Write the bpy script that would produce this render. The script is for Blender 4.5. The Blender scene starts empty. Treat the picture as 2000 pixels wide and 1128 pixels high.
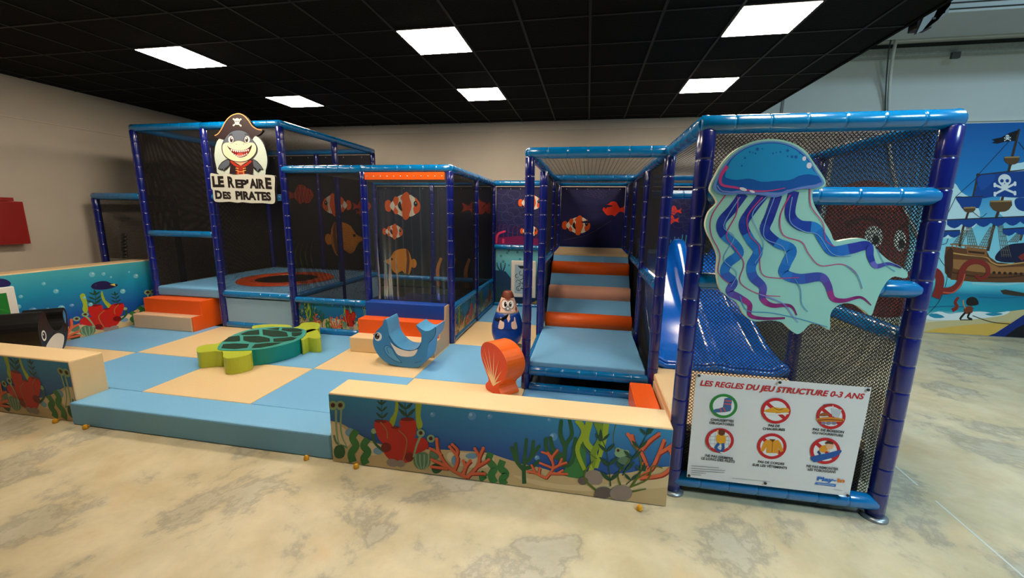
import bpy, math, random
from mathutils import Vector, Matrix

sc = bpy.context.scene
COL = sc.collection
R = math.radians

# ------------------------------------------------------------------ camera
CAM = Vector((0.0, 0.0, 1.885))
F_PX, PITCH, YAW, ROLL = 784.88, -0.184144, -0.181354, 0.0150551
_f = Vector((math.sin(YAW) * math.cos(PITCH), math.cos(YAW) * math.cos(PITCH), math.sin(PITCH)))
_r0 = Vector((math.cos(YAW), -math.sin(YAW), 0))
_u0 = _r0.cross(_f)
_r = _r0 * math.cos(ROLL) + _u0 * math.sin(ROLL)
_u = -_r0 * math.sin(ROLL) + _u0 * math.cos(ROLL)
cam_d = bpy.data.cameras.new('camera')
cam = bpy.data.objects.new('camera', cam_d)
COL.objects.link(cam)
cam.matrix_world = Matrix(((_r.x, _u.x, -_f.x, CAM.x), (_r.y, _u.y, -_f.y, CAM.y), (_r.z, _u.z, -_f.z, CAM.z), (0, 0, 0, 1)))
cam_d.sensor_fit = 'HORIZONTAL'
cam_d.sensor_width = 36.0
cam_d.lens = F_PX / 2000 * 36.0
cam_d.clip_start = 0.05
cam_d.clip_end = 100
sc.camera = cam

# ------------------------------------------------------------------ light, world, exposure
HC = 3.56          # height of the black tiled ceiling
sc.view_settings.view_transform = 'Standard'
sc.view_settings.look = 'None'
sc.view_settings.gamma = 1
sc.view_settings.use_curve_mapping = False
sc.view_settings.exposure = 0.0
sc.cycles.transparent_max_bounces = 24
sc.cycles.use_denoising = True
PANEL_STRENGTH = 46.0
world = bpy.data.worlds.new('world')
sc.world = world
world.use_nodes = True
world.node_tree.nodes['Background'].inputs[0].default_value = (0.6, 0.8, 1.0, 1)
world.node_tree.nodes['Background'].inputs[1].default_value = 0.02

def area_lamp(name, loc, size, power, color, rot=(0, 0, 0)):
    d = bpy.data.lights.new(name, 'AREA')
    d.shape = 'RECTANGLE'; d.size, d.size_y = size
    d.energy = power; d.color = color
    o = bpy.data.objects.new(name, d); COL.objects.link(o)
    o.location = loc; o.rotation_euler = rot
    return o
# daylight-cool lamps of the high hall to the right of the black ceiling
area_lamp('hall_lamp', (6.4, 3.6, 5.5), (1.2, 1.2), 185, (0.52, 0.80, 1.0))
area_lamp('hall_lamp', (4.6, -0.9, 5.2), (1.2, 1.2), 400, (0.60, 0.84, 1.0))

# ------------------------------------------------------------------ helpers
def ray(x, y):
    return _r * ((x - 1000) / F_PX) - _u * ((y - 564) / F_PX) + _f
def hitY(x, y, v):
    d = ray(x, y); return CAM + d * (v / d.y)
def hitX(x, y, v):
    d = ray(x, y); return CAM + d * (v / d.x)
def hitZ(x, y, v):
    d = ray(x, y); return CAM + d * ((v - CAM.z) / d.z)

def lin(c):
    return tuple(((v / 255 / 12.92) if v / 255 <= 0.04045 else ((v / 255 + 0.055) / 1.055) ** 2.4) for v in c)

_mats = {}
def mat(name, rgb, rough=0.5, spec=0.5, var=0.05, bump=0.0, scale=30.0, metal=0.0, coat=0.0, emit=None):
    """rgb 0-255 sRGB; procedural: the colour wavers a little with noise"""
    if name in _mats: return _mats[name]
    m = bpy.data.materials.new(name); m.use_nodes = True
    nt = m.node_tree; N = nt.nodes; b = N['Principled BSDF']
    c = lin(rgb)
    if emit:
        b.inputs['Base Color'].default_value = (*c, 1)
        b.inputs['Emission Color'].default_value = (*c, 1)
        b.inputs['Emission Strength'].default_value = emit
    else:
        tc = N.new('ShaderNodeTexCoord'); no = N.new('ShaderNodeTexNoise'); no.inputs['Scale'].default_value = scale
        nt.links.new(tc.outputs['Object'], no.inputs['Vector'])
        mx = N.new('ShaderNodeMix'); mx.data_type = 'RGBA'
        mx.inputs[6].default_value = (*[v * (1 - var) for v in c], 1)
        mx.inputs[7].default_value = (*[min(1, v * (1 + var)) for v in c], 1)
        nt.links.new(no.outputs['Fac'], mx.inputs[0]); nt.links.new(mx.outputs[2], b.inputs['Base Color'])
        if bump:
            bp = N.new('ShaderNodeBump'); bp.inputs['Strength'].default_value = bump; bp.inputs['Distance'].default_value = 0.01
            nt.links.new(no.outputs['Fac'], bp.inputs['Height']); nt.links.new(bp.outputs[0], b.inputs['Normal'])
    b.inputs['Roughness'].default_value = rough
    b.inputs['Specular IOR Level'].default_value = spec
    b.inputs['Metallic'].default_value = metal
    b.inputs['Coat Weight'].default_value = coat
    b.inputs['Coat Roughness'].default_value = 0.15
    _mats[name] = m
    return m

def ink(rgb):
    """a flat printed colour on vinyl"""
    rgb = tuple(int(v) for v in rgb)
    return mat('ink_%02x%02x%02x' % rgb, rgb, 0.42, 0.35, 0.03, 0, 12)

def ramp_mat(name, stops, axis='Z', lo=0.0, hi=1.0, rough=0.42, wobble=0.0):
    """printed gradient: stops [(t, rgb)] along one object axis from lo to hi"""
    m = bpy.data.materials.new(name); m.use_nodes = True
    nt = m.node_tree; N = nt.nodes; L = nt.links.new; b = N['Principled BSDF']
    tc = N.new('ShaderNodeTexCoord'); sp = N.new('ShaderNodeSeparateXYZ'); L(tc.outputs['Object'], sp.inputs[0])
    mr = N.new('ShaderNodeMapRange'); mr.inputs[1].default_value = lo; mr.inputs[2].default_value = hi
    if wobble:
        no = N.new('ShaderNodeTexNoise'); no.inputs['Scale'].default_value = 1.7; L(tc.outputs['Object'], no.inputs['Vector'])
        ma = N.new('ShaderNodeMath'); ma.operation = 'MULTIPLY_ADD'; ma.inputs[1].default_value = wobble
        L(no.outputs['Fac'], ma.inputs[0]); L(sp.outputs[axis], ma.inputs[2]); L(ma.outputs[0], mr.inputs[0])
    else:
        L(sp.outputs[axis], mr.inputs[0])
    cr = N.new('ShaderNodeValToRGB'); L(mr.outputs[0], cr.inputs[0])
    e = cr.color_ramp.elements
    e[0].position = stops[0][0]; e[0].color = (*lin(stops[0][1]), 1)
    e[1].position = stops[-1][0]; e[1].color = (*lin(stops[-1][1]), 1)
    for t, c in stops[1:-1]:
        k = e.new(t); k.color = (*lin(c), 1)
    L(cr.outputs[0], b.inputs['Base Color'])
    b.inputs['Roughness'].default_value = rough; b.inputs['Specular IOR Level'].default_value = 0.35
    return m

def link(o, parent=None):
    COL.objects.link(o)
    if parent is not None:
        o.parent = parent
        o.matrix_parent_inverse = Matrix.Translation(-parent.location) if parent.type == 'EMPTY' else Matrix()
    return o

def tag(o, label=None, cat=None, group=None, kind=None):
    if label: o['label'] = label
    if cat: o['category'] = cat
    if group: o['group'] = group
    if kind: o['kind'] = kind
    return o

def thing(name, label, cat, loc=(0, 0, 0), group=None):
    o = bpy.data.objects.new(name, None); COL.objects.link(o)
    o.location = loc; o.empty_display_size = 0.1
    return tag(o, label, cat, group)

class MB:
    """mesh builder in world metres"""
    def __init__(s): s.v = []; s.f = []; s.m = []; s.sm = []; s.mats = []
    def mi(s, m):
        if m not in s.mats: s.mats.append(m)
        return s.mats.index(m)
    def face(s, pts, m, smooth=False):
        k = len(s.v); s.v += [tuple(p) for p in pts]; s.f.append(tuple(range(k, k + len(pts)))); s.m.append(s.mi(m)); s.sm.append(smooth)
    def grid(s, rows, m, closed=False, smooth=True, cap=False):
        """rows of points joined into quads"""
        k = len(s.v); n = len(rows[0]); mi = s.mi(m)
        for r in rows: s.v += [tuple(p) for p in r]
        for i in range(len(rows) - 1):
            for j in range(n if closed else n - 1):
                a = k + i * n + j; b = k + i * n + (j + 1) % n
                s.f.append((a, b, b + n, a + n)); s.m.append(mi); s.sm.append(smooth)
        if cap:
            s.f.append(tuple(k + j for j in range(n))[::-1]); s.m.append(mi); s.sm.append(False)
            o = k + (len(rows) - 1) * n
            s.f.append(tuple(o + j for j in range(n))); s.m.append(mi); s.sm.append(False)
    def box(s, a, b, m):
        x0, y0, z0 = a; x1, y1, z1 = b
        k = len(s.v); mi = s.mi(m)
        s.v += [(x0, y0, z0), (x1, y0, z0), (x1, y1, z0), (x0, y1, z0), (x0, y0, z1), (x1, y0, z1), (x1, y1, z1), (x0, y1, z1)]
        for q in ((0, 3, 2, 1), (4, 5, 6, 7), (0, 1, 5, 4), (1, 2, 6, 5), (2, 3, 7, 6), (3, 0, 4, 7)):
            s.f.append(tuple(k + i for i in q)); s.m.append(mi); s.sm.append(False)
        return s
    def sweep(s, pts, rad, m, seg=12, cap=True):
        pts = [Vector(p) for p in pts]
        rad = rad if isinstance(rad, (list, tuple)) else [rad] * len(pts)
        rows = []; up = None
        for i, p in enumerate(pts):
            d = (pts[min(i + 1, len(pts) - 1)] - pts[max(i - 1, 0)]).normalized()
            if up is None:
                up = Vector((0, 0, 1)) if abs(d.z) < 0.9 else Vector((1, 0, 0))
            a = (up - d * up.dot(d)).normalized(); b = d.cross(a); up = a
            rows.append([p + a * (rad[i] * math.cos(t * 2 * math.pi / seg)) + b * (rad[i] * math.sin(t * 2 * math.pi / seg)) for t in range(seg)])
        s.grid(rows, m, True, True, cap); return s
    def lathe(s, prof, c, m, seg=24):
        rows = [[(c[0] + r * math.cos(t * 2 * math.pi / seg), c[1] + r * math.sin(t * 2 * math.pi / seg), c[2] + z) for t in range(seg)] for r, z in prof]
        s.grid(rows, m, True, True, True); return s
    def prism(s, pts, n, m, side=None):
        """outline pts (3D, one plane) pushed along vector n"""
        n = Vector(n); side = side or m; pts = [Vector(p) for p in pts]
        s.face(pts, m); s.face([p + n for p in pts][::-1], m)
        k = len(pts)
        for i in range(k):
            a, b = pts[i], pts[(i + 1) % k]
            s.face([b, a, a + n, b + n], side)
        return s
    def ball(s, c, r, m, seg=14, rings=8):
        r = r if isinstance(r, (tuple, list)) else (r, r, r)
        rows = []
        for i in range(rings + 1):
            t = math.pi * i / rings; q = max(math.sin(t), 1e-3)
            rows.append([(c[0] + r[0] * q * math.cos(j * 2 * math.pi / seg), c[1] + r[1] * q * math.sin(j * 2 * math.pi / seg), c[2] - r[2] * math.cos(t)) for j in range(seg)])
        s.grid(rows, m, True, True, False); return s
    def make(s, name, parent=None, bevel=0.0, seg=2, smooth_all=False):
        me = bpy.data.meshes.new(name)
        # origin at the base centre of the piece
        xs = [v[0] for v in s.v]; ys = [v[1] for v in s.v]; zs = [v[2] for v in s.v]
        org = Vector(((min(xs) + max(xs)) / 2, (min(ys) + max(ys)) / 2, min(zs)))
        me.from_pydata([tuple(Vector(v) - org) for v in s.v], [], s.f)
        for m in s.mats: me.materials.append(m)
        me.polygons.foreach_set('material_index', s.m)
        me.polygons.foreach_set('use_smooth', [True] * len(s.m) if smooth_all else s.sm)
        me.update()
        o = bpy.data.objects.new(name, me)
        COL.objects.link(o)
        if parent is not None:
            base = Vector((0, 0, 0)); q = parent
            while q is not None: base += q.location; q = q.parent
            o.parent = parent; o.location = org - base
        else:
            o.location = org
        if bevel:
            md = o.modifiers.new('bevel', 'BEVEL'); md.width = bevel; md.segments = seg; md.limit_method = 'ANGLE'; md.angle_limit = R(40)
        return o

def smooth(pts, closed=True, n=4):
    out = []; k = len(pts)
    rng = range(k) if closed else range(k - 1)
    for i in rng:
        p0, p1, p2, p3 = [pts[(i + j) % k] if closed else pts[min(max(i + j, 0), k - 1)] for j in (-1, 0, 1, 2)]
        for t in range(n):
            t /= n
            out.append(tuple(0.5 * (2 * b + (c - a) * t + (2 * a - 5 * b + 4 * c - d) * t * t + (3 * b - a - 3 * c + d) * t ** 3) for a, b, c, d in zip(p0, p1, p2, p3)))
    if not closed: out.append(tuple(pts[-1]))
    return out

_text_cache = {}
def text_tris(body, shear=0.0, bold=0.0):
    key = (body, shear, bold)
    if key not in _text_cache:
        cu = bpy.data.curves.new('t', 'FONT'); cu.body = body; cu.shear = shear; cu.offset = bold; cu.resolution_u = 3
        o = bpy.data.objects.new('t', cu); COL.objects.link(o)
        dg = bpy.context.evaluated_depsgraph_get()
        me = o.evaluated_get(dg).to_mesh()
        vs = [tuple(v.co)[:2] for v in me.vertices]; fs = [tuple(p.vertices) for p in me.polygons]
        o.evaluated_get(dg).to_mesh_clear()
        bpy.data.objects.remove(o); bpy.data.curves.remove(cu)
        _text_cache[key] = (vs, fs)
    return _text_cache[key]

class Art:
    """a print lying on a plane: origin O, in-plane axes U and V, outward N. Shapes that overlap are stacked 0.3 mm apart."""
    STEP = 0.0003
    def __init__(s, O, U, V, N, to=None, b=None):
        s.O, s.U, s.V, s.N = Vector(O), Vector(U), Vector(V), Vector(N); s.b = b or MB(); s.boxes = []; s.to = to
        s.clip = None
    def P(s, u, v, L): return s.O + s.U * u + s.V * v + s.N * (L * s.STEP)
    def layer(s, pts):
        x0 = min(p[0] for p in pts); x1 = max(p[0] for p in pts); y0 = min(p[1] for p in pts); y1 = max(p[1] for p in pts)
        L = 1
        for a, b, c, d, l in s.boxes:
            if x0 < b and x1 > a and y0 < d and y1 > c: L = max(L, l + 1)
        s.boxes.append((x0, x1, y0, y1, L)); return L
    def T(s, pts): return [s.to(p) for p in pts] if s.to else pts
    def clipped(s, pts):
        if not s.clip: return pts
        x0, x1, y0, y1 = s.clip
        for ax, lim, sg in ((0, x0, 1), (0, x1, -1), (1, y0, 1), (1, y1, -1)):
            out = []
            for i in range(len(pts)):
                a, b = pts[i - 1], pts[i]
                ia, ib = (a[ax] - lim) * sg >= 0, (b[ax] - lim) * sg >= 0
                if ia != ib:
                    t = (lim - a[ax]) / (b[ax] - a[ax]); out.append((a[0] + (b[0] - a[0]) * t, a[1] + (b[1] - a[1]) * t))
                if ib: out.append(b)
            pts = out
            if len(pts) < 3: return []
        return pts
    def poly(s, c, pts, sm=0, raw=False, m=None):
        if sm: pts = smooth(pts, True, sm)
        if not raw: pts = s.T(pts)
        pts = s.clipped(pts)
        if len(pts) < 3: return
        L = s.layer(pts)
        s.b.face([s.P(u, v, L) for u, v in pts], m or ink(c))
    def ell(s, c, x, y, rx, ry=None, rot=0, n=20):
        ry = rx if ry is None else ry
        ca, sa = math.cos(rot), math.sin(rot)
        s.poly(c, [(x + rx * math.cos(t * 2 * math.pi / n) * ca - ry * math.sin(t * 2 * math.pi / n) * sa, y + rx * math.cos(t * 2 * math.pi / n) * sa + ry * math.sin(t * 2 * math.pi / n) * ca) for t in range(n)])
    def ring(s, c, x, y, r0, r1, n=28, k=1.0):
        P_ = [(x + r * math.cos(t * 2 * math.pi / n), y + k * r * math.sin(t * 2 * math.pi / n)) for r in (r0, r1) for t in range(n)]
        Q = s.T(P_); L = s.layer(Q)
        for t in range(n):
            s.b.face([s.P(*Q[i], L) for i in (t, (t + 1) % n, n + (t + 1) % n, n + t)], ink(c))
    def line(s, c, pts, w, w1=None, n=4, cols=None, hold=0.0):
        """stroke of width w (to w1), c a colour or several along the stroke"""
        if len(pts) > 2 and n: pts = smooth(pts, False, n)
        w1 = w if w1 is None else w1; k = len(pts); A = []; B = []
        for i, p in enumerate(pts):
            a = pts[max(i - 1, 0)]; b = pts[min(i + 1, k - 1)]
            dx, dy = b[0] - a[0], b[1] - a[1]; l = math.hypot(dx, dy) or 1
            ww = (w + (w1 - w) * max(0, i / (k - 1) - hold) / (1 - hold)) / 2
            A.append((p[0] - dy / l * ww, p[1] + dx / l * ww)); B.append((p[0] + dy / l * ww, p[1] - dx / l * ww))
        A, B = s.T(A), s.T(B)
        L = s.layer(A + B)
        for i in range(k - 1):
            q = s.clipped([A[i], A[i + 1], B[i + 1], B[i]])
            if len(q) < 3: continue
            cc = c if not cols else cols[min(int(i / (k - 1) * len(cols)), len(cols) - 1)]
            s.b.face([s.P(u, v, L) for u, v in q], ink(cc))
    def text(s, c, body, x0, x1, y, h, y1=None, shear=0.0, bold=0.012, center=False):
        """caps baseline from (x0,y) to (x1,y1), cap height h, in the art's own source coordinates"""
        vs, fs = text_tris(body, shear, bold)
        y1 = y if y1 is None else y1
        mn = min(v[0] for v in vs); mx = max(v[0] for v in vs)
        a, b = s.T([(x0, y), (x1, y1)]); top = s.T([(x0, y - h)])[0] if s.to else (x0, y + h)
        hh = abs(top[1] - a[1]) / 0.70
        dx, dy = (b[0] - a[0]) / (mx - mn), (b[1] - a[1]) / (mx - mn)
        pts = [(a[0] + (v[0] - mn) * dx, a[1] + (v[0] - mn) * dy + v[1] * hh) for v in vs]
        L = s.layer(pts); k = len(s.b.v); mi = s.b.mi(ink(c))
        s.b.v += [tuple(s.P(u, v, L)) for u, v in pts]
        for f in fs: s.b.f.append(tuple(k + i for i in f)); s.b.m.append(mi); s.b.sm.append(False)
    def make(s, name, parent): return s.b.make(name, parent)

def cropY(x0, y0, k, yv):
    """source coordinates measured on an enlarged crop of the survey photo -> metres (x, z) on the plane y = yv"""
    def f(p):
        h = hitY(x0 + p[0] / k, y0 + p[1] / k, yv); return (h.x, h.z)
    return f

# ------------------------------------------------------------------ the room
def floor_mat():
    m = bpy.data.materials.new('polished_concrete'); m.use_nodes = True
    nt = m.node_tree; N = nt.nodes; L = nt.links.new; b = N['Principled BSDF']
    tc = N.new('ShaderNodeTexCoord')
    def noise(s, d, r, dist=0.0):
        n = N.new('ShaderNodeTexNoise'); n.inputs['Scale'].default_value = s; n.inputs['Detail'].default_value = d
        n.inputs['Roughness'].default_value = r; n.inputs['Distortion'].default_value = dist; L(tc.outputs['Object'], n.inputs['Vector']); return n
    def ramp(src, a, b_, ca, cb):
        r = N.new('ShaderNodeValToRGB'); r.color_ramp.elements[0].position = a; r.color_ramp.elements[1].position = b_
        r.color_ramp.elements[0].color = ca; r.color_ramp.elements[1].color = cb; L(src, r.inputs[0]); return r
    def mix(f, a, b_, mode='MIX'):
        x = N.new('ShaderNodeMix'); x.data_type = 'RGBA'; x.blend_type = mode
        if isinstance(f, float): x.inputs[0].default_value = f
        else: L(f, x.inputs[0])
        L(a, x.inputs[6])
        if isinstance(b_, tuple): x.inputs[7].default_value = b_
        else: L(b_, x.inputs[7])
        return x.outputs[2]
    def multi(src, stops):
        r = N.new('ShaderNodeValToRGB'); L(src, r.inputs[0]); e = r.color_ramp.elements
        e[0].position, e[1].position = stops[0][0], stops[-1][0]; e[0].color = (*lin(stops[0][1]), 1); e[1].color = (*lin(stops[-1][1]), 1)
        for t, c_ in stops[1:-1]: k = e.new(t); k.color = (*lin(c_), 1)
        return r.outputs[0]
    big = multi(noise(1.35, 10, .66, .25).outputs['Fac'], [(.30, (176, 170, 150)), (.40, (190, 184, 162)), (.428, (168, 160, 140)), (.445, (182, 173, 149)), (.475, (202, 191, 160)), (.56, (212, 199, 165)), (.68, (201, 183, 148))])
    cloud = ramp(noise(3.0, 6, .55, .3).outputs['Fac'], .35, .65, (1, 1, 1, 1), (*lin((236, 232, 222)), 1))
    c = mix(1.0, big, cloud.outputs[0], 'MULTIPLY')
    rust = ramp(noise(2.2, 5, .6, .2).outputs['Fac'], .60, .70, (0, 0, 0, 1), (.35, .35, .35, 1))
    c = mix(rust.outputs[0], c, (*lin((206, 168, 118)), 1))
    L(c, b.inputs['Base Color'])
    rr = ramp(noise(4, 4, .6).outputs['Fac'], .3, .7, (.34, .34, .34, 1), (.5, .5, .5, 1)); L(rr.outputs[0], b.inputs['Roughness'])
    return m

def struct(b, name): return tag(b.make(name), kind='structure')
XL, XR, YB, YF = -7.5, 11.0, 7.77, -5.5
b = MB(); b.box((XL, YF, -0.1), (XR, YB, 0), floor_mat()); struct(b, 'floor')
b = MB(); p_, q_ = hitZ(1743, 905, 0), hitZ(1995, 1122, 0); d_ = (q_ - p_).normalized(); n_ = Vector((-d_.y, d_.x, 0)) * .006; up_ = Vector((0, 0, .0012))
for t0, t1 in ((0, .26), (.42, 1.25)):
    a_, b_ = p_ + (q_ - p_) * t0, p_ + (q_ - p_) * t1; b.face([a_ - n_ + up_, b_ - n_ + up_, b_ + n_ + up_, a_ + n_ + up_], mat('joint_line_pale', (206, 210, 204), .5))
struct(b, 'trim_4')
plaster = mat('wall_plaster_beige', (196, 186, 172), 0.85, .2, .05, .15, 2.5)
plaster2 = mat('wall_plaster_grey', (196, 199, 196), 0.85, .2, .05, .15, 2.5)
b = MB(); b.box((XL - .15, YF, -.1), (XL, YB + .15, HC), plaster); struct(b, 'wall_left')
b = MB(); b.box((XL, YB, -.1), (3.05, YB + .15, HC), plaster); b.box((3.05, YB, -.1), (XR, YB + .15, 6.0), plaster2)
b.box((2.68, YB, HC), (3.05, YB + .15, 6.0), plaster2); struct(b, 'wall_back')
b = MB(); b.box((XR, YF, -.1), (XR + .15, YB + .15, 6.0), plaster2); struct(b, 'wall_right')
b = MB(); b.box((XL - .15, YF - .15, -.1), (XR + .15, YF, 6.0), mat('wall_plaster_dark', (58, 58, 62), .9, .2)); struct(b, 'wall_front')  # unseen wall behind the camera, coloured dark so it bounces less light forward
# picture rail under the ceiling
trimm = mat('trim_paint', (200, 190, 176), .6)
b = MB(); b.box((XL, YB - .02, 3.40), (2.75, YB, 3.52), trimm); b.box((XL, YB - .035, 3.50), (2.75, YB, 3.56), trimm); struct(b, 'trim_1')
b = MB(); b.box((XL, YF, 3.03), (XL + .015, YB - .03, 3.05), trimm); struct(b, 'trim_2')
b = MB(); b.box((3.05, YB - .02, 3.395), (XR, YB, 3.46), plaster2); b.box((3.045, YB - .012, 2.4), (3.085, YB, 4.3), mat('joint_grey', (120, 122, 120), .7)); struct(b, 'trim_3')
# black tile ceiling : opaque slab above, tiles proud of a grid
blackc = mat('ceiling_tile_black', (17, 16, 15), .9, .10, .15, .5, 60)
gridm = mat('ceiling_grid_black', (22, 21, 20), .6, .25)
TX0, TY0 = -4.563 - .3, 4.153 - .3      # corner of the tile that carries the first lamp
XC0, XC1, YC0, YC1 = XL, 2.68, YF, YB
LX = [-4.563, -1.563, 1.437]; LY = [5.953, 4.153, 2.353]
holes = {(round((x - .3 - TX0) / .6), round((y - .3 - TY0) / .6)) for x in LX for y in LY}
b = MB()
i0 = math.floor((XC0 - TX0) / .6); i1 = math.ceil((XC1 - TX0) / .6); j0 = math.floor((YC0 - TY0) / .6); j1 = math.ceil((YC1 - TY0) / .6)
for i in range(i0, i1):
    for j in range(j0, j1):
        if (i, j) in holes: continue
        x0, x1 = max(TX0 + i * .6, XC0), min(TX0 + i * .6 + .6, XC1); y0, y1 = max(TY0 + j * .6, YC0), min(TY0 + j * .6 + .6, YC1)
        if x1 - x0 < .03 or y1 - y0 < .03: continue
        b.box((x0 + .01, y0 + .01, HC + .002), (x1 - .01, y1 - .01, HC + .02), blackc)
b.box((XC0, YC0, HC + .06), (XC1, YC1, HC + .1), blackc)
b.box((XC1 - .03, YC0, HC - .01), (XC1, YC1, HC + .5), blackc)
struct(b, 'ceiling')
b = MB()
for i in range(i0, i1 + 1):
    x = TX0 + i * .6
    if XC0 < x < XC1: b.box((x - .012, YC0, HC - .006), (x + .012, YC1, HC + .004), gridm)
for j in range(j0, j1 + 1):
    y = TY0 + j * .6
    if YC0 < y < YC1: b.box((XC0, y - .012, HC - .004), (XC1, y + .012, HC + .005), gridm)
tag(b.make('ceiling_grid'), kind='structure')
# high hall ceiling on the right, sloping panels and beams
hallc = mat('hall_ceiling_panel', (176, 182, 182), .6, .3, .04, 0, 3)
darkg = mat('dark_joint', (28, 32, 32), .6)
b = MB()
b.box((2.65, YF, 5.9), (XR, YB, 6.0), hallc)
b.box((XC0 - .15, YF, HC + .5), (2.65, YB, HC + .55), hallc)
b.box((2.62, YF, HC + .5), (2.66, YB, 6.0), hallc)
struct(b, 'ceiling_hall')
# pale boxed duct across the hall, with dark joints, and the beam along the back wall
b = MB()
b.box((2.75, 6.55, 4.47), (XR, 7.35, 5.25), hallc)
b.box((2.75, 6.535, 4.50), (XR, 6.55, 4.515), darkg); b.box((2.75, 6.535, 4.57), (XR, 6.55, 4.585), darkg)
tag(b.make('ceiling_duct', bevel=.01), 'pale boxed duct with dark joints high in the hall, upper right', 'duct')
b = MB()
b.box((2.75, 7.55, 4.52), (XR, YB, 4.60), plaster2); b.box((2.75, 7.62, 4.34), (XR, YB, 4.45), mat('speckled_beam', (150, 156, 154), .8, .2, .25, .3, 40))
b.box((2.75, 7.67, 4.45), (XR, YB, 4.52), darkg)
b.box((5.19, 7.56, 4.25), (5.30, YB - .16, 4.34), mat('bracket_grey', (70, 78, 78), .6))
tag(b.make('wall_beam', bevel=.008), 'grey ribbed beam running along the top of the back wall at right', 'beam')
# conduit coming down
cm = mat('conduit_grey', (200, 204, 200), .5)
b = MB()
pts = [hitY(x, y, w) for x, y, w in ((1757, 20, 7.48), (1752, 66, 7.48), (1744, 110, 7.52), (1738, 160, 7.66), (1736, 215, 7.722), (1738, 290, 7.73), (1750, 360, 7.73), (1768, 410, 7.73), (1792, 460, 7.73))]
b.sweep(smooth([tuple(p) for p in pts], False, 4), .022, cm, 8)
pts = [hitY(x - 4, y, w) for x, y, w in ((1748, 60, 7.48), (1740, 100, 7.50), (1735, 160, 7.66), (1733, 215, 7.735), (1734, 250, 7.74))]
b.sweep(smooth([tuple(p) for p in pts], False, 4), .010, mat('cable_dark', (60, 62, 60), .6), 6)
tag(b.make('cable_conduit'), 'pale cable conduit hanging down the back wall, right of the play structure', 'conduit')
# bracket with the black box under the edge of the ceiling
t = thing('hanging_bracket', 'grey perforated steel bracket beside the black ceiling edge, upper right', 'bracket', (3.0, 4.2, 3.62))
b = MB(); st = mat('bracket_steel', (96, 102, 102), .45, .5, .05, 0, 30, .4)
P0, P1 = hitY(1810, 52, 4.4), hitY(1862, 8, 4.0)
b.prism([hitY(x, y, 4.3) for x, y in ((1806, 30), (1860, -4), (1852, 24), (1812, 54), (1790, 66))], (0, .03, 0), st)
for x, y in ((1842, 24), (1824, 36)): q_ = hitY(x, y, 4.3); b.box((q_.x - .012, q_.y - .004, q_.z - .008), (q_.x + .012, q_.y, q_.z + .008), darkg); b.make('steel_arm', t)
b = MB(); q = hitY(1800, 48, 4.45); b.box((q.x - .07, q.y - .05, q.z - .05), (q.x + .05, q.y + .05, q.z + .05), mat('black_plastic', (14, 14, 15), .5)); b.make('junction_box', t, bevel=.006)

# LED panels, flush in the grid; they are the room's light
em = mat('led_panel_light', (255, 238, 214), emit=PANEL_STRENGTH)
frm = mat('led_frame_white', (225, 225, 222), .4)
LN = {(0, 0): 'back left', (1, 0): 'back middle', (2, 0): 'back right', (0, 1): 'front left', (1, 1): 'front middle', (2, 1): 'front right'}
lamp0 = None
for i, x in enumerate(LX):
    for j, y in enumerate(LY):
        lab = 'square LED ceiling panel, the %s one of the six in view' % LN[(i, j)] if (i, j) in LN else 'square LED ceiling panel above and before the play area, out of view'
        if lamp0 is None:
            t = lamp0 = thing('ceiling_panel_light', lab, 'ceiling light', (x, y, HC - .012), 'LED panels in the black ceiling')
            b = MB(); b.box((x - .283, y - .283, HC - .010), (x + .283, y + .283, HC + .01), em); b.make('diffuser', t)
            b = MB()
            for a0, a1, c0, c1 in ((-.296, -.283, -.296, .296), (.283, .296, -.296, .296), (-.283, .283, -.296, -.283), (-.283, .283, .283, .296)):
                b.box((x + a0, y + c0, HC - .008), (x + a1, y + c1, HC + .012), gridm)
            b.make('frame', t)
        else:
            t = lamp0.copy(); COL.objects.link(t); t.location = (x, y, HC - .012); t['label'] = lab
            for ch in lamp0.children:
                c = ch.copy(); COL.objects.link(c); c.parent = t

# ------------------------------------------------------------------ padded tube frames
NAVY = mat('vinyl_navy', (14, 26, 112), .22, .6, .08, .25, 14, coat=.5)
AZUR = mat('vinyl_azure', (0, 112, 178), .22, .6, .06, .25, 14, coat=.5)
NETM = mat('net_black', (34, 33, 31), .55, .4, .1)
NETF = mat('net_fine', (30, 28, 26), .8, .2, .1)
RP = .047
def padded(p, q, r, m, name, parent, gap=.165):
    """foam tube pinched by a tie every 16 cm"""
    p, q = Vector(p), Vector(q); L = (q - p).length; d = (q - p).normalized()
    n = max(1, round(L / gap)); pts, rad = [], []
    pts.append(0); rad.append(r * .80); pts.append(.012); rad.append(r)
    for i in range(1, n):
        t = L * i / n
        for dt, k in ((-.012, 1), (-.005, .985), (-.002, .93), (.002, .93), (.005, .985), (.012, 1)): pts.append(t + dt); rad.append(r * k)
    pts.append(L - .012); rad.append(r); pts.append(L); rad.append(r * .80)
    b = MB(); b.sweep([p + d * t for t in pts], rad, m, 16)
    return b.make(name, parent)

GX = {'a': -6.33, 'b': -5.17, 'c': -4.0, 'd': -2.85, 'e': -1.69, 'f': -.53, 'g': .655, 'h': 1.905}
GY = {0: 2.68, 1: 3.70, 2: 4.87, 3: 6.03, 4: 7.20}
ZT = 2.42
def post(t, x, y, z0, z1, r=RP): 
    o = padded((x, y, z0), (x, y, z1), r, NAVY, 'post', t)
    return o
def rail(t, p, q, name='rail', r=RP * .96, inset=RP * .75):
    p, q = Vector(p), Vector(q); d = (q - p).normalized()
    return padded(p + d * inset, q - d * inset, r, AZUR, name, t)
def toprail(t, p, q): return rail(t, p, q, 'top_rail', RP * 1.04, -.02)

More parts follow.
